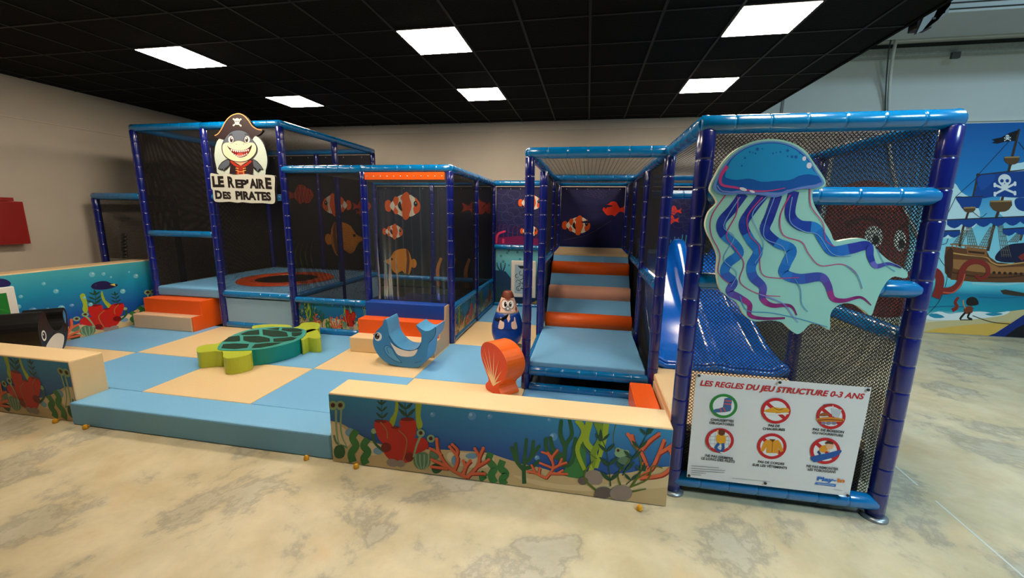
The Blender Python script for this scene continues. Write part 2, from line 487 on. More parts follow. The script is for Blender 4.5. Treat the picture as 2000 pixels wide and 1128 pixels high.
def net(t, O, U, V, pitch, w, diag=True, name='safety_net', m=None, prism=False, drop=None):
    """real strands clipped to the parallelogram O, U, V"""
    O, U, V = Vector(O), Vector(U), Vector(V); lu, lv = U.length, V.length; u, v = U.normalized(), V.normalized(); n = u.cross(v)
    b = MB(); m = m or NETM; segs = []
    if diag:
        k = pitch * math.sqrt(2)
        for i in range(int((lu + lv) / k) + 1):
            c = (i + .5) * k      # u + v = c
            a0 = max(0, c - lv); a1 = min(lu, c)
            if a1 > a0: segs.append(((a0, c - a0), (a1, c - a1), 0))
            c2 = c - lv           # u - v = c2
            a0 = max(0, c2); a1 = min(lu, lv + c2)
            if a1 > a0: segs.append(((a0, a0 - c2), (a1, a1 - c2), 1))
    else:
        for i in range(int(lu / pitch) + 1): segs.append(((i * pitch, 0), (i * pitch, lv), 0))
        for i in range(int(lv / pitch) + 1): segs.append(((0, i * pitch), (lu, i * pitch), 1))
    for a, c, L in segs:
        A = O + u * a[0] + v * a[1]; C = O + u * c[0] + v * c[1]; d = (C - A).normalized(); s = d.cross(n) * (w / 2)
        off = n * (w * .8 * L)
        if prism:
            h = n * (w * .8)
            P = [A + s + off, A - s + off, A + h + off]; Q = [C + s + off, C - s + off, C + h + off]
            for i in range(3): b.face([P[i], P[(i + 1) % 3], Q[(i + 1) % 3], Q[i]], m)
        else:
            b.face([A + s + off, A - s + off, C - s + off, C + s + off], m)
    return b.make(name, t)
def netY(t, x0, x1, y, z0, z1, pitch=.013, w=.0062, m=None, **k): return net(t, (x0 + .04, y, z0), (x1 - x0 - .08, 0, 0), (0, 0, z1 - z0), pitch, w, m=m or NETF, **k)
def netX(t, x, y0, y1, z0, z1, pitch=.013, w=.0062, m=None, **k): return net(t, (x, y0 + .04, z0), (0, y1 - y0 - .08, 0), (0, 0, z1 - z0), pitch, w, m=m or NETF, **k)
def netZ(t, x0, x1, y0, y1, z, pitch=.045, w=.004, **k): return net(t, (x0, y0, z), (x1 - x0, 0, 0), (0, y1 - y0, 0), pitch, w, diag=False, prism=True, **k)

# --- trampoline cage (tall, left)
ZA = 2.99
A = thing('trampoline_cage', 'tall blue padded tube cage with black nets around the trampoline, at left', 'play cage', (-5.17, 6.03, .2))
a, bx, c = GX['a'], GX['b'], GX['c']; y2, y3, y4 = GY[2], GY[3], GY[4]
for x, y in ((a, y2), (bx, y2), (c, y2), (a, y3), (c, y3), (a, y4), (bx, y4), (c, y4)):
    post(A, x, y, 0.2 if y < 4.9 else .0, ZA - .03)
for p, q in (((a, y2), (bx, y2)), ((bx, y2), (c, y2)), ((c, y2), (c, y3)), ((c, y3), (c, y4)), ((a, y2), (a, y3)), ((a, y3), (a, y4)), ((a, y4), (bx, y4)), ((bx, y4), (c, y4))):
    toprail(A, (*p, ZA), (*q, ZA))
rail(A, (a, y2, 1.535), (bx, y2, 1.535)); rail(A, (bx, y2, .685), (c, y2, .685)); rail(A, (bx, y2, .235), (c, y2, .235))
rail(A, (bx, y2, 2.055), (c, y2, 2.055))
rail(A, (c, y2, .70), (c, y3, .70)); rail(A, (c, y3, .70), (c, y4, .70))
netY(A, a, bx, y2, 1.56, ZA - .03, .013, .0042); netY(A, bx, c, y2, .72, ZA - .03, .013, .0036)
netX(A, a, y2, y3, .75, ZA - .03, .013, .008); netX(A, a, y3, y4, .75, ZA - .03, .013, .008)
netX(A, c, y2, y3, .75, ZA - .03, .013, .0036); netX(A, c, y3, y4, .75, ZA - .03, .013, .0036)
netZ(A, a + .05, c - .05, y2 + .05, y4 - .05, ZA, .03, .0022)
LB = mat('vinyl_lightblue', (118, 180, 226), .42, .35, .03, .12, 60)
LB2 = mat('vinyl_paleblue', (138, 176, 206), .42, .35, .03, .12, 60)
CREAM = mat('vinyl_cream', (232, 202, 154), .45, .35, .03, .12, 60)
NAVYF = mat('vinyl_dark_navy', (18, 26, 60), .5, .3)
ORG = mat('vinyl_orange', (240, 94, 16), .40, .4, .03, .12, 60)
BLU = mat('vinyl_royal', (14, 70, 168), .40, .4, .03, .12, 60)
BEIGE = mat('vinyl_beige', (222, 186, 150), .45, .35, .03, .12, 60)
PINK = mat('vinyl_pink', (242, 178, 148), .45, .35, .03, .12, 60)
b = MB(); b.box((a + .02, y2 - .01, .61), (c - .06, y4 - .02, .745), LB); tag(b.make('foam_deck', A, bevel=.02), 'light blue foam deck')
b = MB(); b.box((bx + .05, y2 - .01, .27), (c - .05, y2 + .03, .665), LB2); tag(b.make('side_panel', A, bevel=.01), 'pale blue panel')
b = MB(); b.box((c - .02, y2 + .05, .25), (c + .02, y4 - .05, .66), LB2); tag(b.make('side_panel', A), 'pale blue panel')
# trampoline in the deck
T = thing('trampoline', 'round trampoline with an orange ring pad sunk in the light blue deck', 'trampoline', (-4.97, 5.93, .75))
b = MB(); cx, cy, r1, r0 = -4.97, 5.93, .73, .47
prof = [(r0, .746), (r0 + .01, .765), (r1 - .02, .768), (r1, .75)]
b.grid([[(cx + r * math.cos(t * math.pi / 32), cy + r * math.sin(t * math.pi / 32), z) for t in range(64)] for r, z in prof], mat('vinyl_orange_dim', (214, 78, 26), .4), True)
b.make('ring_pad', T)
b = MB(); b.grid([[(cx + r * math.cos(t * math.pi / 32), cy + r * math.sin(t * math.pi / 32), z) for t in range(64)] for r, z in ((r0, .752), (.001, .748))], mat('jump_mat_black', (18, 17, 17), .7, .2, .2, .3, 300), True)
b.make('jump_mat', T)

# --- small bay at far left
S = thing('side_bay', 'low blue tube bay with a black net at far left beside the wall', 'play cage', (-6.8, 4.87, 0))
post(S, -7.2, y2, 0, 2.03); toprail(S, (-7.2, y2, 2.055), (a - .05, y2, 2.055)); netY(S, -7.2, a, y2, 1.14, 2.03, .013, .0042)
post(S, -7.2, y3, 0, 2.03); toprail(S, (-7.2, y2, 2.055), (-7.2, y3, 2.055))
b = MB(); rr = random.Random(3); bm_ = mat('strap_black', (12, 12, 12), .5)
for i in range(7):
    b.ball((-6.74 + .018 * i * .5, 4.80, 1.18 + i * .052), (.055, .025, .03), bm_, 10, 6)
tag(b.make('strap_bundle'), 'bundle of black straps behind the blue painted wall, hanging on the side net', 'straps')

# --- ball pit cage (middle)
B = thing('ball_pit_cage', 'low blue padded tube cage with black nets in the middle, orange banded doorway', 'play cage', (-2.85, 6.0, .2))
d_, e_ = GX['d'], GX['e']
for x, y in ((d_, y2), (e_, y2), (e_, y3), (e_, y4), (d_, y4)): post(B, x, y, .2 if y < 4.9 or x > -2 else 0, ZT - .03)
toprail(B, (c + .02, y2, ZT), (d_, y2, ZT)); toprail(B, (d_, y2, ZT), (e_, y2, ZT)); toprail(B, (e_, y2, ZT), (e_, y3, ZT)); toprail(B, (e_, y3, ZT), (e_, y4, ZT)); toprail(B, (c + .02, y4, ZT), (d_, y4, ZT)); toprail(B, (d_, y4, ZT), (e_, y4, ZT))
rail(B, (c, y2, .665), (d_, y2, .665)); rail(B, (c, y2, .235), (d_, y2, .235))
rail(B, (e_, y2, .68), (e_, y3, .68)); rail(B, (e_, y3, .68), (e_, y4, .68)); rail(B, (e_, y2, .235), (e_, y3, .235), r=.035); rail(B, (e_, y3, .235), (e_, y4, .235), r=.035)
rail(B, (c, y4 - .06, .66), (d_, y4 - .06, .66)); rail(B, (d_, y4 - .06, .66), (e_, y4 - .06, .66))
netY(B, c, d_, y2, .70, ZT - .04, .013, .0046); netX(B, e_, y2, y3, .71, ZT - .03, .013, .0075); netX(B, e_, y3, y4, .71, ZT - .03, .013, .0075)
netZ(B, c + .05, e_ - .05, y2 + .05, y4 - .05, ZT, .045, .004)
b = MB(); b.box((d_ + .05, y2 - .02, .2), (e_ - .05, y3, .60), NAVYF); b.make('entry_block', B, bevel=.015)
b = MB(); b.box((c + .05, y3 - .1, .2), (e_ - .05, y4 - .1, .28), NAVYF); b.make('pit_floor', B)

# clear strip curtain
PVC = bpy.data.materials.new('clear_pvc'); PVC.use_nodes = True
nt = PVC.node_tree; N_ = nt.nodes; N_.clear()
o_ = N_.new('ShaderNodeOutputMaterial'); mx = N_.new('ShaderNodeMixShader'); tr = N_.new('ShaderNodeBsdfTransparent'); gl = N_.new('ShaderNodeBsdfGlossy'); di = N_.new('ShaderNodeBsdfDiffuse'); m2 = N_.new('ShaderNodeMixShader')
fr = N_.new('ShaderNodeFresnel'); fr.inputs[0].default_value = 1.32; ad = N_.new('ShaderNodeMath'); ad.operation = 'ADD'; ad.inputs[1].default_value = .01
wv = N_.new('ShaderNodeTexNoise'); wv.inputs['Scale'].default_value = 6; bp = N_.new('ShaderNodeBump'); bp.inputs['Strength'].default_value = .15; bp.inputs['Distance'].default_value = .03
nt.links.new(wv.outputs[0], bp.inputs['Height']); nt.links.new(bp.outputs[0], gl.inputs['Normal'])
tr.inputs[0].default_value = (.86, .92, .92, 1); gl.inputs['Roughness'].default_value = .22; di.inputs[0].default_value = (.5, .6, .6, 1)
nt.links.new(fr.outputs[0], ad.inputs[0]); nt.links.new(ad.outputs[0], mx.inputs[0]); m2.inputs[0].default_value = .03
nt.links.new(tr.outputs[0], m2.inputs[1]); nt.links.new(di.outputs[0], m2.inputs[2]); nt.links.new(m2.outputs[0], mx.inputs[1]); nt.links.new(gl.outputs[0], mx.inputs[2]); nt.links.new(mx.outputs[0], o_.inputs[0])
K = thing('strip_curtain', 'clear plastic strip curtain under an orange band in the doorway of the middle cage', 'curtain', (-2.27, 4.85, .75))
b = MB(); b.box((d_ + .05, y2 - .055, 2.285), (e_ - .05, y2 - .035, 2.375), ORG); HB = b.make('header_band', K, bevel=.004); sm_ = mat('rivet_steel', (210, 210, 205), .3, .5, .02, 0, 10, .8)
for i in range(12):
    b = MB(); b.ball((d_ + .09 + i * .09, y2 - .058, 2.325), .008, sm_, 8, 5); b.make('rivet', HB)
rr = random.Random(5)
for i in range(9):
    x0 = d_ + .055 + i * .119; b = MB(); rows = []
    for k in range(25):
        z = 2.30 - 1.56 * k / 24; row = []
        for j in range(7):
            u = j / 6
            row.append((x0 + u * .128 + .006 * math.sin(k * .35 + i * 1.7) * (k / 24), y2 - .028 + (.012 if i % 2 else 0) + .018 * math.sin(u * math.pi + i) * (.3 + k / 24) - .01 * math.cos(k * .5 + i * 2.1) * (k / 24), z))
        rows.append(row)
    b.grid(rows, PVC); b.make('plastic_strip', K)

# --- climbing tower
C = thing('climbing_tower', 'blue padded tube tower with a roof net over the foam roll climb', 'play tower', (.06, 5.4, .2))
f_, g_ = GX['f'], GX['g']; y1 = GY[1]
post(C, f_, y1, .2, ZT - .03, .044); post(C, g_, y1, 0, ZT - .03)
for x in (f_, g_):
    for y in (y2, y3, y4): post(C, x, y, .2 if (x == f_) else 0, ZT - .03)
toprail(C, (f_, y1, ZT), (g_, y1, ZT))
for x in (f_, g_):
    for p, q in ((y1, y2), (y2, y3), (y3, y4)): toprail(C, (x, p, ZT), (x, q, ZT))
toprail(C, (f_, y3, ZT - .01), (g_, y3, ZT - .01))
rail(C, (f_, y1, .385), (g_, y1, .385)); rail(C, (f_, y1, .215), (g_, y1, .215))
rail(C, (f_, y2, .40), (f_, y1, .40), r=.03)
rail(C, (f_, y2, 1.31), (f_, y3, 1.31)); rail(C, (g_, y1, 1.25), (g_, y2, 1.25)); rail(C, (g_, y2, 1.29), (g_, y3, 1.29))
dk = mat('net_panel_dark', (40, 36, 33), .85, .15, .15)
for x, p, q in ((f_, y2, y3), (f_, y3, y4), (g_, y1, y2), (g_, y2, y3), (g_, y3, y4)):
    netX(C, x, p, q, 1.33, ZT - .04, .012, .0085); netX(C, x, p, q, .42, 1.26, .012, .0085)
netZ(C, f_ + .03, g_ - .03, y1 + .03, y3 - .03, ZT + .01, .043, .0036); netZ(C, f_ + .03, g_ - .03, y3 + .03, y4 - .03, ZT, .043, .0036)
b = MB(); b.box((f_ + .03, y1 + .01, .415), (g_ - .06, y2 + .12, .475), LB); tag(b.make('landing_pad', C, bevel=.012), 'light blue landing pad')
b = MB(); b.box((f_ + .05, y1 + .55, .2), (g_ - .05, y1 + .6, .4), mat('landing_shade_dark', (14, 14, 16), .9)); tag(b.make('shade_sheet', C), 'black sheet for the shade under the landing')  # added dark sheet, stands in for the shade below the landing pad

# foam ramp with rolls
W0, W1 = f_ + .055, g_ - .06
Rm = thing('climbing_ramp', 'light blue foam ramp with orange and pink rolls inside the tower', 'foam ramp', (.06, 5.5, .42))
ya, za, yb, zb = y2 + .06, .475, 5.98, 1.30
b = MB(); b.prism([(W0, ya, .43), (W0, ya, za), (W0, yb, zb), (W0, yb, .43)], (W1 - W0, 0, 0), LB); b.make('ramp_wedge', Rm, bevel=.01)
sl = Vector((0, yb - ya, zb - za)).normalized(); nn = Vector((0, -sl.z, sl.y))
for t, m_, lb in ((.10, ORG, 'lower orange roll'), (.455, PINK, 'pink roll'), (.80, ORG, 'upper orange roll')):
    P = Vector((0, ya, za)) + sl * (t * Vector((0, yb - ya, zb - za)).length); r = .105; rows = []
    for x in (W0 - .0, W0 + .012, W1 - .012, W1):
        k = .9 if x in (W0, W1) else 1.0
        rows.append([tuple(Vector((x, P.y, P.z)) + sl * (r * k * math.cos(s * math.pi / 10)) + nn * (r * k * math.sin(s * math.pi / 10) - .005)) for s in range(11)])
    b = MB(); b.grid(rows, m_, False, True, True); tag(b.make('foam_roll', Rm), lb)
b = MB(); b.box((W0, yb, 1.23), (W1, y4 - .06, 1.335), CREAM); b.prism([(W0, yb - .005, 1.24), (W0, yb - .005, 1.30), (W0, yb + .01, 1.30), (W0, yb + .01, 1.24)], (W1 - W0, 0, 0), LB)
tag(b.make('top_mat', C, bevel=.01), 'cream foam mat at the top of the tower')

# --- slide cage
D = thing('slide_cage', 'front right blue padded tube cage with a black diamond net around the slide foot', 'play cage', (1.28, 3.3, 0))
h_ = GX['h']; y0 = GY[0]; yr = 3.93
RB = .052
def bigpost(x, y, z0, z1): return padded((x, y, z0), (x, y, z1), RB, NAVY, 'post', D)
bigpost(g_ + .015, y0, .02, ZT - .03); bigpost(h_, y0, .02, ZT - .03); bigpost(h_, yr, .02, ZT - .03)
post(D, h_, y2 + .3, 0, ZT - .03); post(D, h_, y4, 0, ZT - .03)
def brail(p, q, name='rail', ins=.035):
    p, q = Vector(p), Vector(q); d = (q - p).normalized(); return padded(p + d * ins, q - d * ins, RB, AZUR, name, D, .19)
brail((g_, y0, ZT), (h_, y0, ZT), 'top_rail', -.03); brail((h_, y0, ZT), (h_, yr, ZT), 'top_rail', -.03); brail((g_, y0, ZT), (g_, y1, ZT), 'top_rail', -.03)
brail((h_, yr, ZT), (h_, y4, ZT), 'top_rail', -.03)
brail((g_, y0 - .0, 2.015), (h_ + .03, y0 - .0, 2.015)); brail((g_, y0, 1.49), (h_ + .03, y0, 1.49)); brail((g_, y0, .105), (h_, y0, .105), ins=.0)
brail((h_, y0, 1.19), (h_, yr, 1.19)); rail(D, (g_, y2, 2.125), (h_, y2, 2.125)); toprail(D, (g_, y3, ZT), (h_, y3, ZT))
net(D, (g_ + .06, y0 + .03, .15), (h_ - g_ - .11, 0, 0), (0, 0, 2.22), .0165, .0045, True, prism=True)
net(D, (h_, y0 + .05, .15), (0, yr - y0 - .1, 0), (0, 0, 2.22), .0165, .0040, True, prism=True)
net(D, (h_, yr + .05, .15), (0, y4 - yr - .1, 0), (0, 0, 2.22), .0165, .0058, True, prism=True)
netZ(D, g_ + .03, h_ - .03, y0 + .03, y3, ZT + .01, .03, .005); netZ(D, g_ + .03, h_ - .03, y3 + .04, y4, ZT, .03, .005)
for x, y in ((h_, y0), (g_ + .015, y0)):
    b = MB(); b.lathe([(.001, .0), (.075, .0), (.075, .012), (.05, .02), (.001, .02)], (x, y, 0), mat('flange_steel', (150, 155, 158), .35, .5, .03, 0, 20, .7), 24)
    tag(b.make('base_flange', D), 'grey steel base plate')

# ------------------------------------------------------------------ floor mats
MZ = .20
XS = [-6.5, -5.22, -4.04, -2.865, -1.695, -.53, .655]; YS = [2.84, 3.685, 4.84, 6.0, 7.22]
LN2 = ['far left', 'left', 'middle left', 'middle', 'middle right', 'right']
RW = ['front row, just behind the front foam wall', 'second row', 'third row', 'back row, under the printed panels']
first = None
b = MB(); b.box((-6.5, 2.80, 0), (.64, 7.22, .12), mat('underlay_dark', (30, 34, 40), .8)); tag(b.make('floor_underlay'), 'dark foam underlay beneath the coloured mats', 'underlay')
for j in range(4):
    for i in range(6):
        if j >= 2 and i != 4: continue
        if j == 1 and i == 5: continue
        cream = (i + j) % 2 == 0
        x0, x1, y0_, y1_ = XS[i], XS[i + 1], YS[j], YS[j + 1]
        if i == 0 and j == 1: y1_ = 4.84
        b = MB(); b.box((x0 + .002, y0_ + .002, .125), (x1 - .002, y1_ - .002, MZ), CREAM if cream else LB)
        o = b.make('foam_floor_mat', bevel=.006)
        tag(o, '%s foam floor mat, %s column, %s' % ('cream' if cream else 'light blue', LN2[i], RW[j]), 'floor mat', 'checkered foam floor mats')
b = MB(); b.box((-4.395, 2.515, 0), (-1.855, 2.835, .205), mat('vinyl_step_blue', (122, 184, 228), .42, .35, .03, .12, 60))
tag(b.make('entry_step', bevel=.014), 'long light blue foam entry step between the two painted foam walls', 'foam step')

# ------------------------------------------------------------------ painted foam walls
SEA = lambda n, z1: ramp_mat(n, [(0, (30, 62, 130)), (.45, (26, 84, 158)), (1, (52, 142, 190))], 'Z', 0, z1)
SNAIL, SNAIL_D, IRIS = (140, 172, 130), (92, 124, 96), (92, 40, 26)
WEED, WEED_D, LEAF, LIME, OLIVE = (52, 122, 62), (34, 90, 52), (24, 72, 50), (158, 178, 44), (88, 104, 34)
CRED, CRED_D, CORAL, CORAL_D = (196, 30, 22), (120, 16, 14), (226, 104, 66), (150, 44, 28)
SAND, SAND_L, STONE, STONE_D = (206, 178, 130), (226, 206, 168), (150, 132, 122), (104, 90, 86)
def leafplant(A, pts, n, ln, c=LEAF):
    q = smooth(pts, False, 8); A.line(c, pts, ln * .09, ln * .05)
    for i in range(n):
        k = int((i + .6) / n * (len(q) - 1)); x, y = q[k]; L_ = ln * (1 - .35 * i / n)
        for s in (-1, 1):
            dx, dy = s * .72, -.69
            A.poly(c, [(x, y), (x + dx * L_ * .45 - dy * s * L_ * .14, y + dy * L_ * .45 + .10 * L_), (x + dx * L_, y + dy * L_), (x + dx * L_ * .45 + dy * s * L_ * .12, y + dy * L_ * .45 - .12 * L_)], 3)
    x, y = q[-1]; A.poly(c, [(x - ln * .16, y + ln * .2), (x, y - ln * .6), (x + ln * .16, y + ln * .2)], 3)
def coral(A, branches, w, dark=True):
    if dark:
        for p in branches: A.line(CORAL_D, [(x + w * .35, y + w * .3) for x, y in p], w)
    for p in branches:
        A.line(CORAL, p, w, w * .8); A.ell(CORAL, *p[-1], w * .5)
def snail(A, pts, r):
    for x, y in pts:
        A.ell(SNAIL, x, y, r); A.ell(IRIS, x, y - r * .05, r * .5); A.ell((30, 16, 12), x, y - r * .05, r * .22)
def sea_art(A, wide=True):
    """the reef print; coordinates as surveyed on the right-hand foam wall"""
    A.poly(SAND, [(40, 342), (90, 350), (130, 372), (180, 405), (240, 440), (300, 465), (380, 485), (560, 498), (700, 502), (850, 512), (920, 520), (1000, 548), (1100, 580), (1200, 600), (1300, 630), (1400, 650), (1550, 640), (1700, 625), (1800, 600), (1960, 590), (1960, 860), (1200, 760), (600, 690), (40, 600)])
    A.poly(SAND_L, [(50, 350), (120, 385), (170, 440), (110, 500), (50, 480)], 4)
    A.poly(SAND_L, [(250, 465), (320, 480), (300, 530), (230, 520)], 4); A.ell((120, 160, 190), 305, 508, 26, 20); A.ell((120, 160, 190), 150, 405, 26, 24)
    A.poly(SAND_L, [(700, 515), (820, 520), (940, 545), (900, 600), (760, 590), (690, 560)], 4); A.ell((120, 160, 190), 820, 535, 34, 16); A.ell((120, 160, 190), 730, 560, 22, 30)
    A.poly((222, 196, 150), [(1050, 640), (1300, 690), (1600, 690), (1900, 640), (1940, 700), (1500, 730), (1200, 700)], 4)
    # pop-eyed snails on the left edge
    A.line(SNAIL_D, [(62, 420), (80, 465), (135, 488)], 12); A.line(SNAIL, [(74, 280), (76, 380), (92, 470), (130, 490)], 13, 6); A.line(SNAIL, [(103, 280), (100, 380), (112, 440), (138, 490)], 12, 5)
    snail(A, [(57, 257), (98, 257)], 26); A.poly(WEED_D, [(75, 480), (112, 478), (125, 515), (110, 545), (75, 545), (62, 512)], 4)
    for p in ([(188, 395), (165, 435), (184, 478), (158, 522), (168, 568)], [(250, 440), (226, 478), (250, 512), (228, 548), (240, 580)], [(925, 518), (915, 560), (945, 602), (928, 642), (948, 684)], [(992, 560), (980, 600), (1008, 632), (988, 665), (1004, 694)], [(895, 625), (880, 650), (890, 668)]):
        A.line(WEED, p, 38, 42, 5)
    # red tube coral with weeds
    A.poly(LIME, [(402, 200), (416, 235), (412, 300), (386, 380), (366, 345), (396, 290)], 3); A.poly(LIME, [(514, 215), (546, 225), (538, 310), (550, 362), (532, 398), (514, 350)], 3)
    leafplant(A, [(328, 345), (326, 290), (324, 240)], 3, 46); leafplant(A, [(468, 335), (456, 280), (450, 215)], 3, 66)
    A.line(WEED_D, [(275, 390), (285, 460), (340, 510)], 14); A.ell(SNAIL, 282, 398, 15)
    A.poly(CRED, [(286, 352), (350, 338), (388, 382), (362, 470), (318, 455), (290, 390)], 3)
    A.poly(CRED, [(330, 470), (370, 382), (420, 376), (445, 402), (500, 436), (562, 440), (576, 482), (505, 520), (492, 560), (442, 574), (380, 560), (340, 520)], 3)
    A.poly(CRED, [(428, 338), (500, 332), (516, 372), (508, 430), (470, 470), (430, 440), (428, 380)], 3); A.poly(CRED, [(475, 475), (530, 432), (572, 448), (580, 490), (515, 522), (482, 510)], 3)
    A.ell(CRED_D, 318, 345, 34, 8, .1); A.ell(CRED_D, 468, 333, 38, 10); A.ell(CRED_D, 350, 487, 28, 26); A.ell(CRED_D, 478, 540, 24, 26); A.ell(CRED_D, 400, 378, 22, 7)
    A.line((170, 120, 60), [(318, 348), (352, 392), (357, 440)], 6); A.line((170, 120, 60), [(418, 392), (462, 440), (456, 510), (438, 570)], 6)
    A.ell(STONE, 385, 572, 34, 22, .2); A.ell(STONE, 430, 576, 26, 20)
    # striped shell and snail
    A.ell(SNAIL_D, 548, 560, 48, 48)
    for k in range(4): A.line(SNAIL, [(512 + k * 24, 525), (516 + k * 22, 575), (535 + k * 10, 605)], 7)
    A.line(SNAIL, [(540, 425), (520, 470), (500, 540)], 14, 8); snail(A, [(541, 408), (596, 439)], 22)
    A.poly(WEED_D, [(600, 585), (650, 575), (660, 610), (630, 632), (605, 622)], 4); A.ell(SNAIL_D, 620, 520, 30, 34)
    coral(A, [[(795, 652), (700, 600), (640, 515), (628, 440)], [(655, 530), (625, 508), (592, 492)], [(700, 600), (650, 575), (600, 552)], [(690, 602), (600, 592)], [(725, 612), (744, 545), (700, 482)], [(738, 530), (742, 500), (715, 470)], [(795, 652), (850, 592), (862, 545), (838, 492)], [(860, 545), (885, 490)], [(850, 592), (885, 572), (915, 552)], [(820, 630), (892, 630)], [(775, 635), (790, 590), (815, 560)], [(788, 590), (775, 560)]], 17)
    for x, y, r in ((605, 308, 14), (822, 315, 23), (920, 318, 14), (1247, 337, 11), (1180, 545, 14), (1270, 430, 22)):
        A.ell((94, 150, 200), x, y, r); A.ell((150, 190, 220), x - r * .3, y - r * .3, r * .4)
    A.poly(WEED, [(1320, 640), (1340, 600), (1390, 500), (1440, 460), (1450, 560), (1440, 655)], 3)
    for p in ([(1110, 688), (1108, 600), (1122, 445)], [(1108, 612), (1065, 560), (1040, 490)], [(1070, 565), (1062, 470)], [(1112, 572), (1148, 540), (1160, 455)], [(1148, 540), (1192, 482)], [(1118, 602), (1160, 590), (1188, 562)]): A.line(WEED_D, p, 24, 18); A.ell(WEED_D, *p[-1], 9)
    for p in ([(1330, 600), (1338, 480), (1372, 420), (1360, 340)], [(1340, 490), (1310, 420), (1314, 345)], [(1335, 540), (1272, 500), (1254, 435)], [(1330, 560), (1240, 510), (1230, 440)], [(1380, 540), (1392, 440)], [(1340, 590), (1375, 560), (1385, 480)]): A.line(WEED_D, p, 26, 20); A.ell(WEED_D, *p[-1], 10)
    coral(A, [[(1228, 658), (1268, 600), (1262, 545), (1292, 502)], [(1262, 560), (1240, 525), (1208, 512)], [(1266, 600), (1230, 585), (1198, 572)], [(1266, 602), (1310, 580), (1340, 570)], [(1228, 655), (1165, 625), (1130, 620)], [(1170, 622), (1150, 585)], [(1190, 632), (1195, 600)], [(1250, 630), (1345, 632)], [(1290, 630), (1320, 612)], [(1262, 545), (1240, 515)], [(1300, 585), (1315, 550)]], 13)
    # tall weeds and rocks on the right
    for p, w, c in (([(1400, 335), (1438, 400), (1402, 500), (1442, 610)], 34, LIME), ([(1468, 345), (1450, 450), (1498, 530), (1462, 650)], 40, LIME), ([(1512, 345), (1535, 430), (1490, 520), (1500, 600)], 44, (120, 150, 40)), ([(1562, 350), (1548, 450), (1505, 600)], 34, LIME)): A.line(c, p, w, w * .6, 6)
    A.line(OLIVE, [(1420, 470), (1470, 520), (1510, 550)], 5); A.line(OLIVE, [(1618, 345), (1600, 450), (1640, 620)], 5)
    A.ell(STONE, 1490, 650, 54, 40); A.ell(STONE_D, 1434, 670, 28, 22); A.ell(STONE, 1510, 668, 30, 24)
    A.ell(SNAIL, 1640, 520, 34, 24); snail(A, [(1626, 505), (1672, 518)], 17); A.ell(SNAIL_D, 1660, 560, 34, 22)
    coral(A, [[(1740, 655), (1810, 602), (1850, 520), (1878, 450)], [(1850, 520), (1900, 490), (1930, 468)], [(1905, 490), (1920, 520)], [(1700, 415), (1712, 470), (1755, 520), (1780, 580)], [(1712, 460), (1680, 415)], [(1755, 500), (1800, 450), (1850, 412)], [(1740, 655), (1860, 640), (1915, 600)], [(1790, 600), (1765, 575)]], 20)
    for p, w in (([(1700, 700), (1752, 610), (1740, 520), (1705, 470)], 13), ([(1505, 722), (1445, 665), (1450, 610), (1490, 560)], 12), ([(1640, 700), (1625, 630), (1680, 570), (1690, 530)], 11), ([(1690, 705), (1790, 660), (1815, 590), (1870, 600)], 11), ([(1700, 730), (1780, 714)], 11), ([(1720, 660), (1800, 622)], 9)): A.line(OLIVE, p, w, w * .5)
    leafplant(A, [(1585, 700), (1575, 600), (1560, 500), (1530, 430)], 4, 78); leafplant(A, [(1650, 640), (1700, 560), (1750, 480), (1798, 390)], 4, 74); leafplant(A, [(1670, 690), (1730, 640), (1770, 600)], 2, 56)
    A.ell(STONE_D, 1545, 735, 48, 32); A.ell(STONE, 1642, 738, 62, 45); A.ell(STONE_D, 1515, 748, 20, 18)

FX0, FX1, FY, FZ = -1.835, .600, 2.495, .563
Wm = thing('painted_foam_wall', 'low foam wall with a cream top and a printed coral reef front, front right', 'foam wall', ((FX0 + FX1) / 2, 2.6, 0))
b = MB(); b.box((FX0, FY + .004, .004), (FX1, 2.76, FZ), CREAM); b.make('foam_body', Wm, bevel=.012)
b = MB(); b.face([(FX0 + .004, FY + .002, .006), (FX1 - .004, FY + .002, .006), (FX1 - .004, FY + .002, FZ - .012), (FX0 + .004, FY + .002, FZ - .012)], SEA('sea_print_front', .55))
C6 = cropY(630, 700, 2.817, FY)
A_ = Art((0, FY + .0015, 0), (1, 0, 0), (0, 0, 1), (0, -1, 0), C6, b); A_.clip = (FX0 + .004, FX1 - .004, .006, FZ - .012)
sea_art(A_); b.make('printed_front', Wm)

# left front wall: the same print mirrored
GX0, GX1 = -6.9, -4.372
Wl = thing('painted_foam_wall', 'low foam wall with a cream top and red coral print, cut by the left edge of the photo', 'foam wall', ((GX0 + GX1) / 2, 2.6, 0))
b = MB(); b.box((GX0, 2.554, .004), (GX1, 2.81, .572), CREAM); b.make('foam_body', Wl, bevel=.012)
b = MB(); b.face([(GX0, 2.552, .006), (GX1 - .004, 2.552, .006), (GX1 - .004, 2.552, .56), (GX0, 2.552, .56)], SEA('sea_print_left', .55)); 
def mir(x_edge, k=1.0, z0=0.0, flip=True):
    def f(p):
        u, v = C6(p); u = (u - FX0) * k
        return ((x_edge - u) if flip else (x_edge + u), z0 + v * k)
    return f
A_ = Art((0, 2.5515, 0), (1, 0, 0), (0, 0, 1), (0, -1, 0), mir(GX1), b); A_.clip = (GX0, GX1 - .004, .006, .56)
sea_art(A_); b.make('printed_front', Wl)

